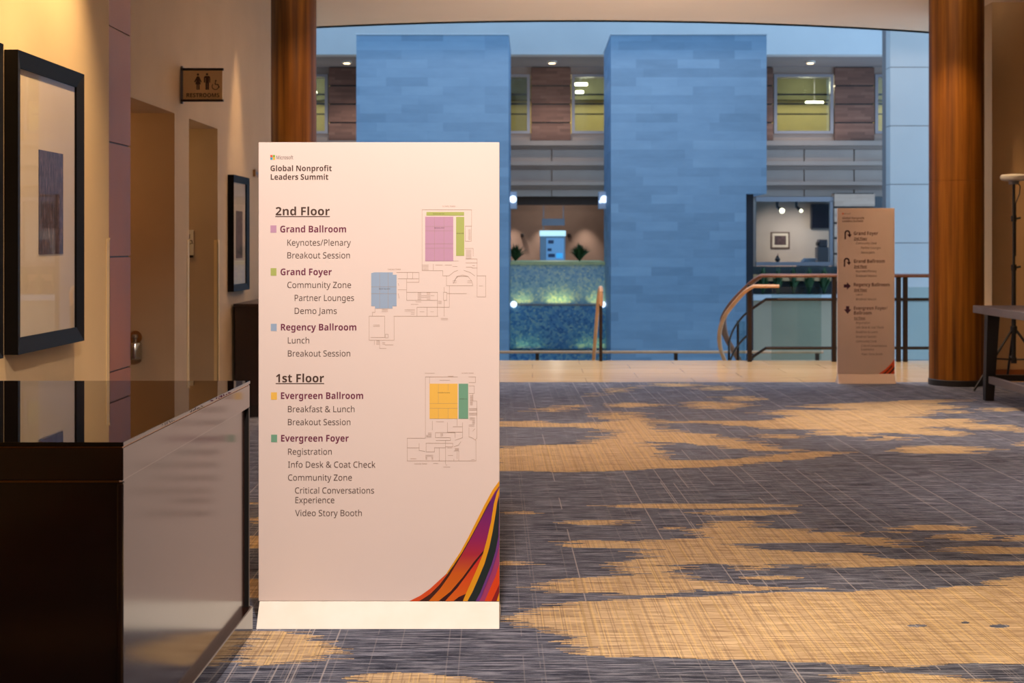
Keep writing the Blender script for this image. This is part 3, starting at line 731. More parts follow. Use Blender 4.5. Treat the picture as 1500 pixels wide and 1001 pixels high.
for nm, lines, small in (
    ([('Grand Foyer', 1250.6, 1286, 344.4)], [('2nd Floor', 1251, 1270, 351.4)], [('Community Zone', 1254, 1284, 358), ('Partner Lounges', 1261.5, 1290, 364.8), ('Demo Jams', 1261.5, 1281, 371.6)]),
    ([('Grand Ballroom', 1250.6, 1296, 385.2)], [('2nd Floor', 1251, 1270, 392.2)], [('Keynotes/Plenary', 1254, 1284, 399), ('Breakout Session', 1254, 1284, 405.8)]),
    ([('Regency Ballroom', 1250.6, 1303, 419.6)], [('2nd Floor', 1251, 1270, 426.6)], [('Lunch', 1254, 1263.5, 433.2), ('Breakout Session', 1254, 1283.5, 440)]),
    ([('Evergreen Foyer/', 1250.8, 1300, 454), ('Ballroom', 1250.8, 1276.6, 461)], [('1st Floor', 1250.8, 1267.6, 468)], [('Registration', 1254, 1274, 474.6), ('Info Desk & Coat Check', 1254, 1294.6, 481.4), ('Breakfast & Lunch', 1254, 1285.4, 488.2), ('Breakout Session', 1254, 1283.6, 495), ('Community Zone', 1254, 1283.8, 501.8), ('Critical Conversations', 1261.6, 1299, 508.4), ('Experience', 1261.6, 1280, 513.6), ('Video Story Booth', 1261.6, 1292.8, 520.6)])):
    for q in nm:
        t = MB(); add_text(t, q[0], q[1], q[2], q[3], 5, DF, e, .01); t.build('room_name', M['far_ink'], fs, recalc=False)
    t = MB()
    for q in lines: add_text(t, q[0], q[1], q[2], q[3], 3.6, DF, e, .03); rect(t, q[1], q[2], q[3] + .6, q[3] + 1.2, DF, e)
    t.build('floor_heading', M['far_ink'], fs, recalc=False)
    for q in small:
        t = MB(); add_text(t, q[0], q[1], q[2], q[3], 3.3, DF, e); t.build('room_text', M['far_ink'], fs, recalc=False)
def uturn(cx, cy):
    a = MB(); pts = [(cx - 4, cy + 6), (cx - 4, cy - 1)] + [(cx - .8 - 3.2 * math.cos(t), cy - 1.6 - 3.4 * math.sin(t)) for t in [math.pi * i / 8 for i in range(9)]] + [(cx + 2.6, cy + .5)]
    stroke(a, pts, 2.0, DF, e); outline(a, [(cx - 1, cy), (cx + 5.6, cy), (cx + 2.6, cy + 4.6)], DF, e)
    a.build('arrow', M['far_plum'], fs, recalc=False)
uturn(1242, 343.5); uturn(1241, 384)
a = MB(); outline(a, [(1236, 416.8), (1240.6, 416.8), (1240.6, 413.6), (1246.2, 419.2), (1240.6, 424.6), (1240.6, 421.4), (1236, 421.4)], DF, e); a.build('arrow', M['far_plum'], fs, recalc=False)
a = MB(); outline(a, [(1239.2, 448.6), (1244, 448.6), (1244, 453.4), (1247, 453.4), (1241.6, 460), (1236.2, 453.4), (1239.2, 453.4)], DF, e); a.build('arrow', M['far_plum'], fs, recalc=False)
a = MB(); outline(a, [(1287, 547.8), (1297, 541), (1305, 533), (1310.3, 526), (1310.3, 547.8)], DF, e)
a.cur = 1
for q in ([(1293, 547.8), (1301, 541), (1306, 535), (1307, 537), (1296.5, 547.8)], [(1301, 547.8), (1307, 541), (1310.3, 537), (1310.3, 541), (1304, 547.8)]): outline(a, q, DF, e + .001)
a.build('ribbon_artwork', [M['r_red'], M['r_brown']], fs, recalc=False)

# ------------------------------------------------------------------ display counter
cx1 = -1.112; cx0 = -2.45; cy0, cy1 = 3.865, 5.596; H = .99
ct = thing('display_counter', ((cx0 + cx1) / 2, (cy0 + cy1) / 2, 0), 'dark lacquered wooden counter with a glossy top beside the cream directory sign', 'counter')
MB().box(cx0 + .012, cx1 - .014, cy0 + .014, cy1 - .035, .1, H - .105).build('body', M['counter_side'], ct, bevel=.004)
MB().box(cx0, cx1 - .0005, cy0, cy1, H - .105, H - .016).build('frieze', M['counter_side'], ct, bevel=.003)
MB().box(cx0 - .002, cx1 + .001, cy0 - .002, cy1 + .002, H - .012, H).build('glass_top', M['counter_glass'], ct, bevel=.0015)
MB().box(cx0 + .004, cx1 - .004, cy0 + .004, cy1 - .004, H - .016, H - .012).build('edge_line', M['brass'], ct)
MB().box(cx0 + .004, cx1 - .012, cy0 + .004, cy1 - .036, H - .110, H - .105).build('reveal_line', M['brass'], ct)
MB().box(cx1 - .03, cx1 + .0, cy1 - .022, cy1 - .001, 0, H - .105).build('corner_post', M['black'], ct, bevel=.002)
MB().box(cx0 - .0, cx1 + .012, cy0 - .012, cy1 - .0, 0, .105).build('plinth', M['dark_wood'], ct, bevel=.004)
MB().box(cx1 - .02, cx1 - .001, cy0 + .001, cy0 + .03, .105, H - .11).build('corner_post', M['counter_side'], ct, bevel=.006)

# ------------------------------------------------------------------ framed pictures on the left wall
def picture(wallx, y0, y1, z0, z1, depth, fw, rec, label, art, art_mat, group):
    o = thing('picture_frame', (wallx, (y0 + y1) / 2, z0), label, 'framed picture', group)
    xo, xi = wallx + depth, wallx + depth - rec
    fr = MB()
    oc = [(y0, z0), (y1, z0), (y1, z1), (y0, z1)]; ic = [(y0 + fw, z0 + fw), (y1 - fw, z0 + fw), (y1 - fw, z1 - fw), (y0 + fw, z1 - fw)]
    for i in range(4):
        j = (i + 1) % 4
        a, b, c, d = oc[i], oc[j], ic[j], ic[i]
        n_ = .012
        fr.poly([(xo, *a), (xo, *b), (xi, *c), (xi, *d)])
        fr.poly([(wallx + .001, *a), (wallx + .001, *b), (xo, *b), (xo, *a)])
        fr.poly([(xi, *d), (xi, *c), (wallx + .012, *c), (wallx + .012, *d)])
    fr.poly([(wallx + .001, *p) for p in oc])
    fr.build('frame', M['frame'], o)
    gx = xi - .006
    MB().poly([(gx - .006, *p) for p in ic]).build('mat_board', M['mat_board'], o, recalc=False)
    a0, a1, b0, b1 = art
    MB().box(gx - .0055, gx - .003, a0, a1, b0, b1).build('artwork', art_mat, o)
    MB().poly([(gx, *p) for p in ic]).build('glass', M['pic_glass'], o, recalc=False)
    return o
pz0, pz1 = .982, 2.485
p1 = picture(WN, 6.995, 8.03, pz0, pz1, .07, .08, .018, 'large black framed woven picture nearest the corner guard, above the counter', (7.37, 7.75, 1.475, 2.018), M['woven'], 'black framed pictures on the wall')
copy_thing(p1, (WN, 6.285, pz0), 'black framed picture cut off at the photo edge, before the large woven picture')
picture(WW, 12.36, 13.05, 1.11, 2.13, .055, .06, .016, 'smaller black framed picture above the console, behind the directory sign', (12.58, 12.85, 1.40, 1.82), M['woven'], 'black framed pictures on the wall')

# restroom blade sign
D = 10.72
rs = thing('restroom_sign', (WW, D, PZ(150, D)), 'small projecting restrooms sign with figures, mounted above the restroom openings', 'sign')
k = D / F
MB().box(PX(268.5, D), PX(326, D), D - .006, D + .006, PZ(147, D), PZ(103, D)).build('panel', mottled('sign_gold', (226, 196, 150), (220, 190, 144), (1, 1, 1), 6, .5), rs)
MB().box(PX(265.5, D), PX(327.5, D), D - .012, D + .012, PZ(103.5, D), PZ(100, D)).build('top_bar', M['bronze'], rs)
MB().box(PX(265.5, D), PX(327.5, D), D - .012, D + .012, PZ(149, D), PZ(146, D)).build('bottom_bar', M['bronze'], rs)
MB().box(WW - .001, PX(268.5, D), D - .012, D + .012, PZ(152, D), PZ(97, D)).build('spine', M['grey_frame'], rs)
ic = MB(); e = .008
def ip(p): return (255 + p[0] / 14.3, 90 + p[1] / 14.3)
def circ(mb, cx, cy, r): outline(mb, [ip((cx + r * math.cos(2 * math.pi * i / 14), cy + r * math.sin(2 * math.pi * i / 14))) for i in range(14)], D, e)
circ(ic, 505, 278, 24); circ(ic, 695, 272, 24); circ(ic, 878, 405, 16)
outline(ic, [ip(p) for p in ((485, 315), (528, 315), (585, 435), (562, 440), (535, 390), (565, 480), (540, 480), (540, 595), (512, 595), (512, 485), (502, 485), (502, 595), (476, 595), (476, 480), (448, 480), (478, 390), (448, 440), (425, 432))], D, e)
outline(ic, [ip(p) for p in ((655, 308), (738, 308), (762, 335), (762, 445), (740, 445), (740, 350), (735, 350), (735, 595), (702, 595), (702, 460), (696, 460), (696, 595), (665, 595), (665, 350), (656, 350), (656, 445), (630, 445), (630, 335))], D, e)
stroke(ic, [ip(p) for p in ((874, 425), (864, 480), (925, 490), (948, 545))], 1.3, D, e)
stroke(ic, [ip((870 + 68 * math.cos(t), 525 + 68 * math.sin(t))) for t in [math.radians(-20 + 235 * i / 14) for i in range(15)]], 1.0, D, e)
ic.build('pictograms', M['ink_dark'], rs, recalc=False)
t = MB(); add_text(t, 'RESTROOMS', 273.6, 321.6, 142.6, 5.8, D, e, .016); t.build('lettering', M['ink_dark'], rs, recalc=False)
# accessible plaque inside second opening
D = 11.965
ap = thing('door_plaque', (PX(276, D), D, PZ(372, D)), 'small white accessible symbol plaque inside the second restroom opening', 'plaque')
MB().box(PX(266, D), PX(283.5, D), D - .008, D + .004, PZ(374, D), PZ(337, D)).build('panel', M['white_plastic'], ap)
a = MB(); D2 = D - .0085
stroke(a, [(278, 344), (277.5, 352), (281, 353), (282.4, 357)], 1, D2, .001)
stroke(a, [(278 + 3.6 * math.cos(t), 354 + 3.6 * math.sin(t)) for t in [math.radians(-30 + 250 * i / 10) for i in range(11)]], .9, D2, .001)
a.build('symbol', M['ink_dark'], ap, recalc=False)
MB().box(PX(266, D), PX(283.5, D), D - .02, D + .004, PZ(377.5, D), PZ(374, D)).build('lower_edge', M['bronze'], ap)
# chrome canister on passage wall
D = 10.47
dp = thing('wall_dispenser', (PX(199, D), D, PZ(527, D)), 'chrome canister with a brass dome on the passage wall past the copper tiles', 'dispenser')
c = (PX(197.5, D), D, PZ(527, D))
MB().lathe(c, [(.04, 0), (.052, .01), (.052, .115), (.047, .125), (.03, .128)], 24).build('canister', M['chrome'], dp, smooth=True)
MB().lathe((c[0], D, c[2] + .128), [(.016, 0), (.016, .03), (.024, .034), (.022, .055), (.008, .06)], 16).build('pump', M['chrome'], dp, smooth=True)
MB().lathe((c[0] - .012, D + .045, c[2] + .16), [(.045, .0), (.05, .012), (.03, .016)], 20, 'Y').build('wall_plate', M['brass'], dp, smooth=True)
MB().box(c[0] - .02, c[0] + .02, D + .045, D + .061, c[2] + .03, c[2] + .11).build('bracket', M['chrome'], dp)
# thermostat
D = 13.55
th = thing('thermostat', (WW, D, PZ(258, D)), 'tiny gold wall control box between the smaller picture and the directory sign', 'wall control')
MB().box(WW, WW + .025, D - .07, D + .07, PZ(259, D), PZ(249, D)).build('housing', M['brass'], th, bevel=.004)
MB().box(WW + .025, WW + .027, D - .045, D + .045, PZ(256, D), PZ(252, D)).build('display', M['grey_frame'], th)

# console below the smaller picture
cn = thing('console_table', (-2.42, 13.25, 0), 'dark brown console cabinet under the smaller picture, half behind the directory sign', 'console')
MB().box(-2.62, -2.21, 12.52, 13.98, .1, .97).build('body', M['console_wood'], cn, bevel=.004)
MB().box(-2.63, -2.19, 12.5, 14.0, .97, 1.0).build('top', M['console_wood'], cn, bevel=.004)
MB().box(-2.60, -2.24, 12.55, 13.95, 0, .1).build('plinth', M['black'], cn)
for i in range(3):
    y = 12.55 + i * .475
    d = MB().box(-2.21, -2.195, y, y + .45, .14, .93).build('door', M['console_wood'], cn, bevel=.003)
    MB().box(-2.195, -2.18, y + .2, y + .25, .55, .57).build('handle', M['brass'], d)

# ------------------------------------------------------------------ tall table and tripod by the right wall
tb = thing('high_table', (4.8, 13.2, 0), 'tall dark grey table with black splayed legs beside the round column', 'table')
MB().box(4.38, 5.12, 12.3, 14.15, .842, .915).build('tabletop', M['grey_top'], tb, bevel=.004)
for (lx, ly) in ((4.45, 13.86), (4.45, 12.5), (5.0, 13.86), (5.0, 12.5)):
    MB().hexa([(lx - .05, ly - .04, 0), (lx + .035, ly - .04, 0), (lx + .035, ly + .04, 0), (lx - .05, ly + .04, 0)],
              [(lx - .03, ly - .05, .842), (lx + .09, ly - .05, .842), (lx + .09, ly + .05, .842), (lx - .03, ly + .05, .842)]).build('leg', M['black'], tb, bevel=.003)
MB().box(4.43, 4.475, 12.54, 13.82, .17, .24).build('stretcher', M['grey_top'], tb, bevel=.003)
MB().box(4.98, 5.02, 12.54, 13.82, .17, .24).build('stretcher', M['black'], tb, bevel=.003)
MB().box(4.485, 4.95, 13.83, 13.89, .19, .25).build('stretcher', M['black'], tb, bevel=.003)

T = Vector((PX(1485, 14.85), 14.85, 0))
tr = thing('tripod_stand', T, 'thin black tripod stand topped with a round white device, behind the tall table', 'tripod')
MB().tube([T + Vector((0, 0, .28)), T + Vector((0, 0, 1.3))], .022).build('lower_pole', M['black'], tr, smooth=True)
MB().tube([T + Vector((0, 0, 1.28)), T + Vector((0, 0, 2.16))], .014).build('upper_pole', M['black'], tr, smooth=True)
for z in (1.28, 1.79):
    c = MB().lathe(T + Vector((0, 0, z)), [(.028, -.03), (.028, .03)], 14).build('collar', M['black'], tr)
    MB().tube([T + Vector((.025, 0, z)), T + Vector((.07, -.01, z + .01))], .011).build('knob', M['black'], c)
for ang in (200, 320, 80):
    d = Vector((math.cos(math.radians(ang)), math.sin(math.radians(ang)), 0))
    lg = MB().tube([T + d * .03 + Vector((0, 0, .62)), T + d * .5 + Vector((0, 0, .012))], .013).build('leg', M['black'], tr, smooth=True)
    MB().tube([T + d * .025 + Vector((0, 0, .32)), T + d * .24 + Vector((0, 0, .335))], .009).build('brace', M['black'], lg)
MB().lathe(T, [(.03, .28), (.03, .34)], 14).build('hub', M['black'], tr)
MB().lathe(T, [(.03, .59), (.035, .6), (.035, .66), (.03, .67)], 14).build('hub', M['black'], tr)
MB().lathe(T + Vector((.01, 0, 0)), [(.10, 2.185), (.135, 2.195), (.148, 2.215), (.148, 2.235), (.13, 2.25), (.05, 2.258)], 32).build('device', M['white_plastic'], tr, smooth=True)
MB().lathe(T + Vector((.0, 0, 0)), [(.05, 2.15), (.055, 2.186)], 18).build('mount', M['grey_frame'], tr)
cbp = [T + Vector((.03, 0, 2.18)), T + Vector((.07, .01, 2.13)), T + Vector((.06, 0, 2.05)), T + Vector((.02, 0, 1.95)), T + Vector((.019, 0, 1.4))]
MB().tube(cbp, .006, 6).build('cable', M['black'], tr)

# ------------------------------------------------------------------ landing guard and stair rails
DR = 18.42
def sm(pts, n=6):
    """Catmull-Rom through points"""
    pts = [Vector(p) for p in pts]; r = []
    for i in range(len(pts) - 1):
        p0, p1, p2, p3 = pts[max(i - 1, 0)], pts[i], pts[i + 1], pts[min(i + 2, len(pts) - 1)]
        for k in range(n):
            t = k / n
            r.append(.5 * ((2 * p1) + (p2 - p0) * t + (2 * p0 - 5 * p1 + 4 * p2 - p3) * t * t + (3 * p1 - p0 - 3 * p2 + p3) * t ** 3))
    return r + [pts[-1]]
gr = thing('guard_rail', (PX(1225, DR), DR, 0), 'bronze landing railing with wooden top rail passing behind the wayfinding sign', 'railing')
zt = PZ(404, DR)
MB().tube([(5.4, DR, zt), P(1200, 404, DR), P(1116, 404, DR)] + sm([P(1116, 404, DR), P(1104, 412, DR + .12), P(1088, 427, DR + .4), P(1071, 446, DR + .8), P(1060, 466, DR + 1.2), P(1061, 485, DR + 1.6), P(1067, 501, DR + 2.0), P(1076, 516, DR + 2.3), P(1092, 545, DR + 2.8)])[1:], .026, 10, 1.8).build('top_rail', M['rail_brown'], gr, smooth=True)
MB().tube([P(1141, 419.5, DR - .1), P(1104, 419.5, DR - .1)] + sm([P(1104, 419.5, DR - .1), P(1092, 427, DR + .0), P(1076, 444, DR + .3), P(1062, 463, DR + .7), P(1055, 482, DR + 1.1), P(1054, 500, DR + 1.4), P(1057, 516, DR + 1.7), P(1066, 540, DR + 2.0)])[1:], .024, 10, 1.3).build('hand_rail', M['rail_wood'], gr, smooth=True)
for yy in (438.7, 510):
    MB().tube([(5.4, DR, PZ(yy, DR)), P(1122, yy, DR), P(1101, yy + 14, DR + .15)], .02, 8).build('bar', M['bronze'], gr)
for px in (1098, 1221.5, 1316, 1326):
    top = PZ(404, DR) - .02 if px > 1100 else PZ(417, DR)
    MB().box(PX(px, DR) - .028, PX(px, DR) + .028, DR - .028, DR + .028, 0, top).build('post', M['bronze'], gr, bevel=.004)
for a, b in ((1131, 1204), (1232, 1312), (1332, 1440)):
    MB().box(PX(a, DR), PX(b, DR), DR + .04, DR + .052, .02, PZ(421, DR)).build('glass_panel', M['guard_glass'], gr)
for px, y0, dd in ((1068, 500, 1.9), (1081, 470, 1.1)):
    q = P(px, y0, DR + dd); MB().tube([q, (q.x, q.y, q.z - .9)], .018, 8).build('baluster', M['bronze'], gr)
q = P(1083, 471, DR + 1.15); r_ = P(1092, 471, DR + 1.0)
MB().prism([q, r_, (r_.x, r_.y, r_.z - .9), (q.x, q.y, q.z - .9)], (0, .012, 0)).build('glass_panel', M['guard_glass'], gr)
for dz in (0, 34):
    MB().tube(sm([P(1101, 452.7 + dz, DR + .15), P(1088, 464 + dz, DR + .45), P(1076, 480 + dz, DR + .9), P(1069, 498 + dz, DR + 1.4), P(1068, 516 + dz, DR + 1.8)]), .014, 8).build('bar', M['bronze'], gr, smooth=True)
# stair steps that carry the rails down into the atrium
st = MB()
for i in range(14):
    a0 = i * .3
    st.box(-.9 + .02 * i, 2.6 + .16 * i, LEDGE + a0, LEDGE + a0 + .32, -.17 * (i + 1) - .06 - .1, -.17 * (i + 1))
struct(st.build('floor_stairs', M['stone_floor']))
# middle stair handrail
hr = thing('stair_handrail', P(880, 528, DR + .1), 'single looped wooden handrail with dark post standing in front of the water wall', 'handrail')
MB().tube(sm([P(880.5, 448, DR + .1), P(880.8, 428, DR + .1), P(880, 421.5, DR + .22), P(877.5, 430, DR + .5), P(874, 470, DR + .95), P(869.5, 530, DR + 1.6), P(868, 550, DR + 1.9)]), .026, 10).build('rail', M['rail_wood'], hr, smooth=True)
MB().box(PX(880.5, DR) - .02, PX(880.5, DR) + .02, DR + .08, DR + .12, 0, PZ(446, DR)).build('post', M['bronze'], hr)
# low rail on the lower landing
D = 24.0
lr = thing('landing_rail', (PX(900, D), D, -5.5), 'thin pale rail crossing the atrium low in front of the water wall', 'railing')
MB().tube([(-5.6, D, PZ(516, D)), (PX(1206, D), D, PZ(516, D))], .024, 8).build('rail', M['rail_wood'], lr, smooth=True)
for px in (600, 787, 990, 1197):
    MB().box(PX(px, D) - .03, PX(px, D) + .03, D - .03, D + .03, -5.5, PZ(518, D)).build('post', M['bronze'], lr)

# ------------------------------------------------------------------ atrium
DT = 28.0
zt = PZ(51, DT)
struct(MB().box(PX(522, DT), PX(745, DT), DT, 30.8, -5.5, zt).build('wall_stone_left', M['tower']))
tw = MB().prism([(PX(895, DT), DT, -5.5), (PX(1093, DT), DT, -5.5), (PX(1093, DT), DT, PZ(284, DT)), (PX(1123, DT), DT, PZ(284, DT)), (PX(1123, DT), DT, zt), (PX(895, DT), DT, zt)], (0, 2.75, 0))
struct(tw.build('wall_stone_right', M['tower']))
struct(MB().box(PX(1095, DT), PX(1107, DT), DT + .3, DT + .6, -5.5, PZ(284, DT)).build('trim_2', mat('gap_shade', (30, 34, 44), .7)))  # dark strip standing in for the shaded void beside the tower
M['top_highlight'] = mat('top_highlight', (196, 208, 220), .5)  # pale strips paint the skylight highlight along the tower tops
struct(MB().box(PX(522, DT) - .01, PX(745, DT) + .01, DT - .015, 30.8, zt, zt + .025).build('trim_23', M['top_highlight']))
struct(MB().box(PX(895, DT) - .01, PX(1123, DT) + .01, DT - .015, DT + 2.76, zt, zt + .025).build('trim_24', M['top_highlight']))
# white panelled wall beyond the right column
wp = MB(); D = 25.0
wp.cur = 1; wp.box(PX(1304.5, D), 9.2, D + .015, D + .6, -5.5, 9.6)
wp.cur = 0; jz = 1.03; z = PZ(356, D) - 7 * jz
while z < 9.5:
    wp.box(PX(1304, D), 9.2, D, D + .3, z + .006, z + jz - .006); z += jz
struct(wp.build('wall_right_atrium', [M['white_paint'], M['grey_soffit']]))
struct(MB().box(-9.2, -9, 15.6, 40, -5.8, 9.6).build('wall_left_atrium', M['white_paint']))
# fascia and gallery soffit
DFa = 32.7; zs_ = 5.88; DW = 35.0
struct(MB().box(-9, 12, DFa, DFa + .4, zs_, 10.4).build('wall_fascia', M['white_paint']))
struct(MB().box(-9, 12, DFa + .4, DW + 4, zs_ - .001, zs_ + .1).build('ceiling_gallery', M['grey_soffit']))
for i, px in enumerate((508, 808.5, 1187)):
    D = 33.9
    o = thing('ceiling_light', (PX(px, D), D, zs_ - .03), ('small round downlight in the grey gallery soffit over the brown pier beside the round column',
        'small round downlight in the grey gallery soffit between the two blue towers', 'small round downlight in the grey gallery soffit above the wide yellow window')[i], 'downlight', 'gallery downlights')
    MB().lathe((PX(px, D), D, zs_), [(.09, -.05), (.12, -.045), (.12, -.001)], 16).build('rim', M['white_plastic'], o)
    MB().lathe((PX(px, D), D, zs_), [(.075, -.062), (.075, -.051)], 16).build('diffuser', emit('lamp_glow', (255, 225, 180), 4), o)
    spot((PX(px, D), D, zs_ - .1), (PX(px, D), D + .75, 2), 120, 95, .9, (1, .86, .72))
# facade: piers, windows, spandrels
def bay(px): return PX(px, DW)
fz = lambda y: PZ(y, DW)
fc = MB()
fc.box(-9, 12, DW + .02, DW + .25, fz(207), fz(195.5))
fc.box(-9, 12, DW + .02, DW + .25, fz(109), zs_)
struct(fc.build('wall_facade', M['beige_panel']))
RB_ = 37.6
sp_ = MB()
for a, b, dd in ((207, 214, .22), (214, 219, .05), (219.5, 236.5, .08), (237, 243, .22), (243, 248.5, .05), (249, 266, .08), (266.5, 272, .22), (272, 277.5, .05), (278, 288, .08)):
    if dd == .08:
        xs = [-9, bay(660), bay(808), bay(992), bay(1177), bay(1250), 12]
        for x0, x1 in zip(xs[:-1], xs[1:]): sp_.box(x0 + .015, x1 - .015, DW - dd, DW + .2, fz(b), fz(a))
    else: sp_.box(-9, 12, DW - dd, DW + .2, fz(b), fz(a))
sp_.box(-9, 12, DW, DW + .25, fz(288), fz(207))
sp_.box(-9, bay(735) - .1, DW, DW + .25, -5.5, fz(288)); sp_.box(bay(905) + .1, PX(1085, RB_) , DW, DW + .25, -5.5, fz(288))
struct(sp_.build('wall_spandrel', M['beige_panel']))
k = 0
for i in range(-1, 7):
    x0 = 482 + 148 * i; 
    if x0 > 1300: continue
    k += 1
    pr = MB(); ys = [98.5, 126, 153, 180, 207]
    for a, b in zip(ys[:-1], ys[1:]): pr.box(bay(x0), bay(x0 + 58), DW - .06, DW + .1, fz(b) + .018, fz(a) - .018)
    pr.cur = 1; pr.box(bay(x0) + .02, bay(x0 + 58) - .02, DW - .02, DW + .2, fz(207), zs_)
    struct(pr.build('trim_%d' % (k + 2), [M['brown_brick'], M['black']]))
    w0, w1 = x0 + 59.5, x0 + 146.5
    if w0 > 1300: continue
    wf = MB()
    for a, b, c, d in ((w0, w1, 109, 113), (w0, w1, 192, 196), (w0, w0 + 4.5, 113, 192), (w1 - 4.5, w1, 113, 192)):
        wf.box(bay(a), bay(b), DW - .04, DW + .12, fz(d), fz(c))
    wo = struct(wf.build('window_%d' % k, M['grey_frame']))
    MB().box(bay(w0 + 4), bay(w1 - 4), DW + .04, DW + .05, fz(192.5), fz(112.5)).build('pane', M['pane'], wo)
    rl = MB()
    for yy, h in ((136.5, 1.2), (150.5, 1), (165.5, .9)): rl.box(bay(w0 + 4), bay(w1 - 4), DW + .3, DW + .34, fz(yy + h), fz(yy - h))
    rl.build('guard_bars', M['bronze'], wo)
# corridor behind the upper windows
M['olive'] = mottled('olive_wall', (208, 190, 128), (198, 180, 120), (1, 1, 1), 1.5, .8)
cr = MB().box(-9, 12, DW + 3, DW + 3.2, fz(207), zs_).box(-9, 12, DW + .3, DW + 3.1, fz(209), fz(205))
struct(cr.build('wall_corridor', M['olive']))
struct(MB().box(-9, 12, DW + 2.5, DW + 2.9, fz(131), zs_ - .002).build('trim_22', mottled('olive_bulkhead', (96, 94, 62), (88, 86, 56), (1, 1, 1), 1.5, .8)))
for px in (500, 820, 1210):
    area((PX(px, DW - .6), DW - .6, fz(214) + .12), 3.2, .12, 12, (1.0, .86, .76), (math.pi, 0, 0))  # added upward lights, unseen from below, to brighten the grey soffit
lampm = emit('tube_glow', (255, 240, 190), 9)
for px, py, wd, lab in ((1193, 150.5, 26, 'long bright corridor lamp seen through the wide yellow window'), (851, 123.5, 19, 'upper bright corridor lamp seen through the window beside the taller stone tower'), (849, 135, 12, 'lower bright corridor lamp seen through the window beside the taller stone tower'), (461, 135, 6, 'small bright corridor lamp seen through the window beside the wooden column')):
    D = DW + (1.8 if py != 135 or px < 600 else 2.3)
    o = thing('corridor_lamp', P(px, py, D), lab, 'lamp', 'corridor lamps')
    MB().box(PX(px - wd / 2, D), PX(px + wd / 2, D), D - .06, D + .06, PZ(py + 2, D), PZ(py - 2, D)).build('tube', lampm, o, bevel=.02)
    MB().tube([(PX(px, D), D, PZ(py - 2, D)), (PX(px, D), D, zs_)], .006, 6).build('cable', M['grey_frame'], o)
for px in (450, 600, 860, 1000, 1180, 1320):
    point((PX(px, DW + 1.6), DW + 1.6, fz(118)), 60, (1.0, .86, .55), .15)

# lounge behind the water wall
M['lounge'] = mottled('lounge_wall', (156, 134, 122), (144, 122, 110), (1, 1, 1), 1.5, .8)
M['lounge_dark'] = mat('lounge_dark', (52, 36, 28), .7)
LB = 37.5
lz0 = -.0
lw = MB().box(bay(735), bay(905), LB, LB + .2, -.6, fz(288) + .2)
struct(lw.build('wall_lounge', M['lounge']))
struct(MB().box(bay(735), bay(905), 33.2, LB, -.75, -.6).build('floor_lounge', M['stone_floor']))
struct(MB().box(bay(735), bay(905), DW + .25, LB, fz(289), fz(285)).build('ceiling_lounge', M['lounge_dark']))
struct(MB().box(bay(735), bay(905), DW + .1, DW + .5, fz(300), fz(288)).build('trim_20', M['lounge_dark']))
for s_ in ((bay(735) - .1, bay(735)), (bay(905), bay(905) + .1)):
    struct(MB().box(s_[0], s_[1], DW + .2, LB, -.6, fz(285)).build('wall_lounge_side', M['lounge']))
for px in (752, 797, 858):
    spot((PX(px, LB - .45), LB - .45, fz(304)), (PX(px, LB - .05), LB - .05, 0.3), 80, 66, .9, (1, .82, .68), .03)
point((PX(815, 36.2), 36.2, 2.6), 26, (1, .86, .74), .03)  # added fill light, hidden behind the dark trim
# glowing display case
D = 34.6
dc = thing('display_case', P(810, 384, D), 'glowing blue display case behind the water wall, under a grey header', 'display')
X0, X1 = PX(791, D), PX(828, D)
MB().box(X0, X1, D, D + .5, -.6, PZ(346, D)).build('cabinet', mat('case_blue', (112, 150, 176), .4), dc, bevel=.01)
MB().box(X0 - .01, X1 + .01, D - .02, D + .5, PZ(346, D), PZ(338, D)).build('lit_band', emit('case_light', (190, 232, 240), .75), dc, bevel=.01)
MB().box(PX(800, D), PX(826, D), D - .008, D, PZ(381, D), PZ(349, D)).build('screen', emit('case_screen', (96, 146, 190), .45), dc)
for (x0, x1, y0, y1) in ((803, 811, 352, 357), (802, 808, 364, 368), (803, 813, 372, 377)):
    MB().box(PX(x0, D), PX(x1, D), D - .012, D - .008, PZ(y1, D), PZ(y0, D)).build('screen_picture', mat('case_navy', (40, 70, 110), .5), dc)
MB().box(PX(815, D), PX(824, D), D - .012, D - .008, PZ(378, D), PZ(371, D)).build('screen_patch', emit('case_cyan', (60, 170, 235), .6), dc)
hb = thing('header_panel', P(812, 331, D), 'slate grey header board hanging above the glowing display case', 'board')
MB().box(PX(794, D), PX(828, D), D + .55, D + .65, PZ(330, D), PZ(320, D)).build('board', mat('slate', (104, 108, 122), .6), hb)
for px in (796.5, 826):
    MB().box(PX(px - .8, D), PX(px + .8, D), D + .6, D + .62, PZ(330, D) - .01 if px > 800 else PZ(346, D), fz(300) + .01).build('support', M['grey_frame'], hb)
for px, lab in ((765, 'small black wall speaker in the lounge, among the pale wall marks'), (833.5, 'small black wall speaker just beside the glowing display case')):
    D = LB - .1
    o = thing('wall_speaker', P(px, 345, D), lab, 'speaker', 'black lounge speakers')
    MB().box(PX(px - 2.2, D), PX(px + 2.2, D), D - .08, D + .1, PZ(347.5, D), PZ(342.5, D)).build('cabinet', M['black'], o, bevel=.01)
    MB().lathe((PX(px, D), D - .08, PZ(345, D)), [(.03, -.004), (.03, .0)], 12, 'Y').build('cone', M['bronze'], o)
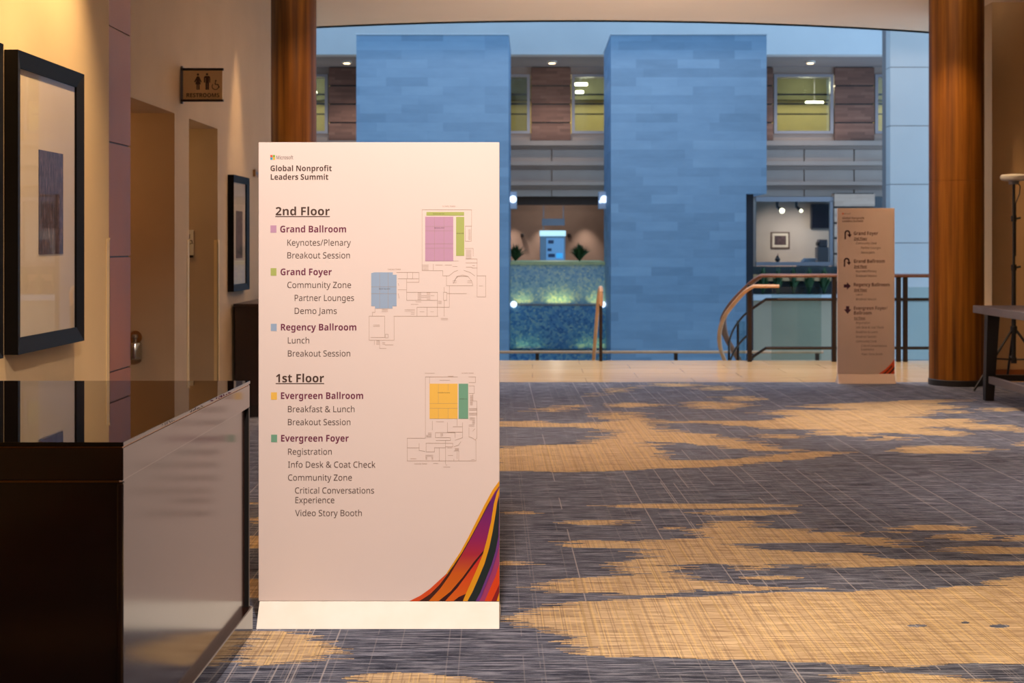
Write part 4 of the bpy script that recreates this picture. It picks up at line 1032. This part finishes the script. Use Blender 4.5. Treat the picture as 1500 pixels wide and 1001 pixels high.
def plant(base, h, spread, n, label, group, pot=True):
    o = thing('potted_plant', base, label, 'plant', group)
    b = Vector(base)
    if pot: MB().lathe(b, [(.10, 0), (.13, .16), (.12, .17)], 16).build('pot', M['pot'], o)
    fo = MB(); rr = random.Random(label)
    for i in range(n):
        a = rr.uniform(0, 6.28); e_ = rr.uniform(.15, 1.0); d = Vector((math.cos(a), math.sin(a), 0)); s_ = d.cross(Vector((0, 0, 1))) * .028
        p0 = b + Vector((0, 0, .15 if pot else 0)); L_ = h * rr.uniform(.7, 1.1)
        pts = [p0 + d * spread * e_ * t + Vector((0, 0, L_ * (t - .45 * e_ * t * t))) for t in (0, .35, .7, 1)]
        ws = (.5, 1, .8, .05)
        for q in range(3):
            fo.poly([pts[q] - s_ * ws[q], pts[q] + s_ * ws[q], pts[q + 1] + s_ * ws[q + 1], pts[q + 1] - s_ * ws[q + 1]])
    fo.build('leaves', M['plant'], o, recalc=False)
    return o
# water wall
D = 30.3
ww = thing('water_wall', P(820, 528, D), 'blue and green mosaic water wall in tiers between the two stone towers', 'fountain')
x0, x1 = PX(746, DT), PX(894, 30.5)
xa, xb = PX(745, DT) + .003, PX(895, DT) - .003
MB().box(xa, xb, D, D + 2.4, PZ(447, D) + .02, PZ(388, D)).build('upper_tier', M['mosaic_lit'], ww)
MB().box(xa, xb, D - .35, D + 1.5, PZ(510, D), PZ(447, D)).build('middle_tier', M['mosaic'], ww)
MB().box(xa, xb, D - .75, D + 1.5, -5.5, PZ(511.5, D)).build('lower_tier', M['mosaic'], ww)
MB().box(xa, xb, D - .04, D + 2.45, PZ(388, D), PZ(383.5, D)).build('coping', mottled('coping_stone', (206, 214, 160), (180, 196, 150), (1, 1, 1), 9, .5), ww)
MB().box(xa, xb, D - .36, D, PZ(447, D), PZ(446, D) + .01).build('ledge', M['grey_frame'], ww)
MB().box(xa, xb, D - .78, D - .36, PZ(511.6, D), PZ(510, D)).build('ledge', M['bronze'], ww)
for px in (779, 860):
    MB().box(PX(px - 2, D), PX(px + 2, D), D - .8, D - .6, PZ(512, D), PZ(507.5, D)).build('bracket', M['grey_frame'], ww)
YG = (1.0, .88, .32)
for a_, b_, e_ in ((755, 777, .7), (800, 836, 1.5), (863, 885, .7)):
    area((PX((a_ + b_) / 2, D), D - .12, PZ(446, D) + .03), PX(b_, D) - PX(a_, D), .06, e_, (1.0, .80, .16), (math.radians(180 - 8), 0, 0))
for a_, b_, e_ in ((757, 777, .32), (783, 792, .14), (845, 856, .14), (863, 884, .32)):
    area((PX((a_ + b_) / 2, D), D - .46, PZ(510, D) + .03), PX(b_, D) - PX(a_, D), .06, e_, (.9, .9, .3), (math.radians(180 - 8), 0, 0))
for px, py, lab in ((752.5, 446, 'small round white lamp at the water wall edge opposite the looped handrail'), (882.5, 446, 'small round white lamp at the water wall edge beside the looped handrail')):
    o = thing('wall_lamp', P(px, py, D - .4), lab, 'lamp', 'small water wall lamps')
    MB().lathe(P(px, py, D - .40), [(.02, -.06), (.055, -.045), (.07, -.01), (.06, .02), (.03, .05)], 16, 'Y').build('globe', emit('cool_glow', (225, 240, 255), 1.5), o, smooth=True)
    MB().lathe(P(px, py, D - .36), [(.03, 0), (.03, .02)], 10, 'Y').build('socket', M['grey_frame'], o)
for px, lab in ((751, 'pale floodlight box with one bright lens on the tower behind the directory sign'), (886, 'pale floodlight box with two bright lenses on the tower that overhangs')):
    D2 = 29.9
    o = thing('floodlight', P(px, 300, D2), lab, 'floodlight', 'pale atrium floodlights')
    xw = PX(745, DT) if px < 800 else PX(895, DT)
    xc = PX(px, D2)
    a, b = (xw - .001, PX(757, D2)) if px < 800 else (PX(877, D2), xw + .001)
    MB().box(a, b, D2, D2 + .3, PZ(306, D2), PZ(281, D2)).build('housing', mat('pale_blue_case', (176, 196, 222), .5), o, bevel=.01)
    MB().lathe((PX(751.5, D2) if px < 800 else PX(885, D2), D2, PZ(292, D2)), [(.065, -.03), (.075, -.005), (.06, .01)], 20, 'Y').build('lens', emit('lens_glow', (220, 236, 255), 2), o)
    if px > 800: MB().lathe((PX(879.5, D2), D2, PZ(295.5, D2)), [(.035, -.02), (.035, .0)], 14, 'Y').build('lens', emit('lens_glow_dim', (200, 220, 250), 1.4), o)
zc = PZ(383.5, D)
plant((PX(755, 31.2), 31.2, zc), .42, .30, 60, 'small spiky plant on the water wall coping, at the end away from the handrail', 'spiky plants on the water wall', False)
plant((PX(849, 31.2), 31.2, zc), .44, .32, 70, 'small spiky plant on the water wall coping, nearer the handrail', 'spiky plants on the water wall', False)

# gallery room at the right of the towers
D = 33.6
RB = 37.6
gm = MB().box(PX(1085, RB), PX(1262, RB), RB, RB + .2, -5.5, fz(288) + .2)
M['grey_room'] = mottled('pale_room_wall', (196, 180, 166), (186, 170, 158), (1, 1, 1), 1.5, .8)
struct(gm.build('wall_gallery_room', M['grey_room']))
struct(MB().box(PX(1085, D), PX(1262, RB), D, RB, PZ(390, D) - .35, PZ(390, D) - .2).build('floor_gallery_room', M['stone_floor']))
struct(MB().box(PX(1085, D), PX(1262, RB), DW + .25, RB, fz(288), fz(285)).build('ceiling_gallery_room', M['lounge_dark']))
wn = MB()
for a, b, c, d in ((1107, 1221, 288.5, 295.5), (1215.5, 1220, 295, 384), (1107, 1235, 384, 389.5)): wn.box(PX(a, 34.3), PX(b, 34.3), 34.25, 34.4, PZ(d, 34.3), PZ(c, 34.3))
wo = struct(wn.build('window_20', M['grey_frame']))
MB().box(PX(1107, 34.3), PX(1216, 34.3), 34.32, 34.33, PZ(384, 34.3), PZ(295.5, 34.3)).build('pane', M['pane'], wo)
pr = MB(); ys = [283, 304, 327, 349, 372, 395, 430]
for a, b in zip(ys[:-1], ys[1:]): pr.box(PX(1221, 34.3), PX(1280, 34.3), 34.2, 34.5, PZ(b, 34.3) + .025, PZ(a, 34.3) - .025)
pr.cur = 1; pr.box(PX(1222, 34.3), PX(1279, 34.3), 34.25, 34.6, PZ(430, 34.3), PZ(283, 34.3))
struct(pr.build('trim_21', [block_stone('pale_lit_brick', ((158, 132, 116), (176, 150, 132), (194, 168, 150)), .42, .075, .004), M['black']]))  # lighter brick, with the brightness of the lit pier put into its tones
struct(MB().box(PX(1280, 34.3), 9.2, 34.4, 34.6, PZ(430, 34.3), PZ(288, 34.3)).build('window_21', mat('dark_window', (40, 44, 52), .15)))
spot((PX(1140, 36), 36.0, PZ(304, 36)), (PX(1142, RB), RB, PZ(365, RB)), 120, 80, .9, (1, .80, .68))
spot((PX(1180, 36), 36.0, PZ(304, 36)), (PX(1185, RB), RB, PZ(365, RB)), 100, 80, .9, (1, .80, .68))
pf_ = thing('wall_picture', P(1142, 364, RB), 'small brown framed print on the pale room wall beyond the railing', 'framed picture')
MB().box(PX(1128.5, RB), PX(1156.5, RB), RB - .05, RB - .001, PZ(364.5, RB), PZ(340, RB)).build('frame', mat('brown_frame', (92, 66, 52), .5), pf_, bevel=.01)
MB().box(PX(1131, RB), PX(1154, RB), RB - .055, RB - .05, PZ(362.3, RB), PZ(342, RB)).build('mat_board', M['mat_board'], pf_)
MB().box(PX(1134, RB), PX(1151, RB), RB - .06, RB - .055, PZ(359, RB), PZ(345.5, RB)).build('print', M['woven'], pf_)
for px, r, lab in ((1145.5, .065, 'larger glowing track spotlight under the dark ceiling above the framed print'), (1173.5, .042, 'smaller glowing track spotlight beside the black wall panel')):
    D2 = 35.4
    o = thing('track_light', P(px, 298, D2), lab, 'spotlight', 'track spotlights')
    MB().tube([P(px - 7, 295, D2 + .1), P(px - 7, 303, D2 + .1), P(px - 1, 308, D2 + .05)], .04, 10).build('head', M['black'], o)
    MB().box(PX(px - 7, D2 + .1) - .02, PX(px - 7, D2 + .1) + .02, D2 + .08, D2 + .12, PZ(303, D2 + .1), fz(288) + .001).build('stem', M['black'], o)
    MB().lathe(P(px, 309, D2), [(r * .6, -.05), (r, -.01), (r * .8, .04)], 18, 'Y').build('bulb', emit('warm_bulb', (255, 232, 190), 6), o, smooth=True)
bp = thing('wall_screen', P(1200, 336, RB), 'black wall screen in the upper corner of the pale room', 'screen')
MB().box(PX(1186.5, RB), PX(1214, RB), RB - .16, RB - .001, PZ(335, RB), PZ(299, RB)).build('housing', mat('black_screen', (28, 28, 40), .4), bp, bevel=.01)
MB().box(PX(1188, RB), PX(1212.5, RB), RB - .165, RB - .16, PZ(333.5, RB), PZ(300.5, RB)).build('display', mat('screen_face', (22, 22, 34), .15), bp)
rm = thing('office_machine', (PX(1204, 36.4), 36.4, PZ(390, 33.6) - .2), 'grey upright machine standing inside the pale room under the black screen', 'machine')
za = PZ(390, 33.6) - .2
MB().box(PX(1197, 36.4), PX(1213, 36.4), 36.3, 36.7, za, PZ(362, 36.4)).build('body', mat('machine_grey', (122, 116, 122), .5), rm, bevel=.02)
MB().box(PX(1199, 36.4), PX(1212, 36.4), 36.34, 36.66, PZ(362, 36.4), PZ(351, 36.4)).build('upper_body', mat('machine_grey_dark', (100, 94, 102), .5), rm, bevel=.03)
MB().box(PX(1196, 36.4), PX(1198.5, 36.4), 36.28, 36.5, PZ(360, 36.4), PZ(355, 36.4)).build('control', M['black'], rm)
zs2 = PZ(384, 34.3)
va = thing('vase', (PX(1139, 34.33), 34.33, zs2), 'small dark round vase on the pale room sill under the framed print', 'vase')
MB().lathe((PX(1139, 34.33), 34.33, zs2), [(.03, 0), (.055, .03), (.065, .07), (.045, .11), (.022, .13), (.03, .15)], 20).build('body', M['pot'], va, smooth=True)
MB().tube([(PX(1139, 34.33), 34.33, zs2 + .15), (PX(1139, 34.33) + .01, 34.33, zs2 + .2)], .012, 6).build('stopper', M['rail_brown'], va)
tw_ = thing('folded_linen', (PX(1183, 35.2), 35.2, zs2 - .25), 'pale folded linen pile inside the pale room beside the grey machine', 'linen')
for i, (a, b, c, d) in enumerate(((1174, 1195, 383.5, 386), (1175.5, 1194, 381, 383.4), (1178, 1196, 378.4, 380.9))):
    MB().box(PX(a, 35.2), PX(b, 35.2), 35.1, 35.4, PZ(d, 35.2), PZ(c, 35.2)).build('fold', mat('pale_linen', (198, 204, 220), .8), tw_, bevel=.012)
MB().box(PX(1170, 35.2), PX(1200, 35.2), 35.0, 35.5, za, PZ(386, 35.2)).build('stand', M['lounge_dark'], tw_)
# planter front with dark glass and greenery below the room
D = 33.4
struct(MB().box(PX(1100, D), 9.2, D + .5, D + .7, -5.5, PZ(391, D)).build('wall_planter_back', mat('dark_teal', (30, 44, 50), .4)))
struct(MB().box(PX(1100, D), 9.2, D - .1, D + .5, PZ(440, D), PZ(432, D)).build('wall_planter_ledge', M['white_paint']))
M['grey_green'] = mottled('grey_green_wall', (168, 152, 126), (160, 144, 120), (1, 1, 1), 1.2, .6)
struct(MB().box(PX(1100, D), 9.2, D, D + .5, -5.5, PZ(440, D)).build('wall_planter_front', M['grey_green']))
for i, px in enumerate((1120, 1142, 1165, 1188, 1210, 1236)):
    lab = ['leafy plant in the dark planter closest to the overhanging tower', 'leafy plant in the dark planter directly below the dark vase', 'leafy plant in the dark planter below the gap between vase and linen', 'leafy plant in the dark planter below the folded linen', 'leafy plant in the dark planter below the grey machine', 'leafy plant in the dark planter next to the wayfinding sign'][i]
    plant((PX(px, D), D + .22, PZ(432, D)), .7, .2, 80, lab, 'leafy plants in the planter', False)
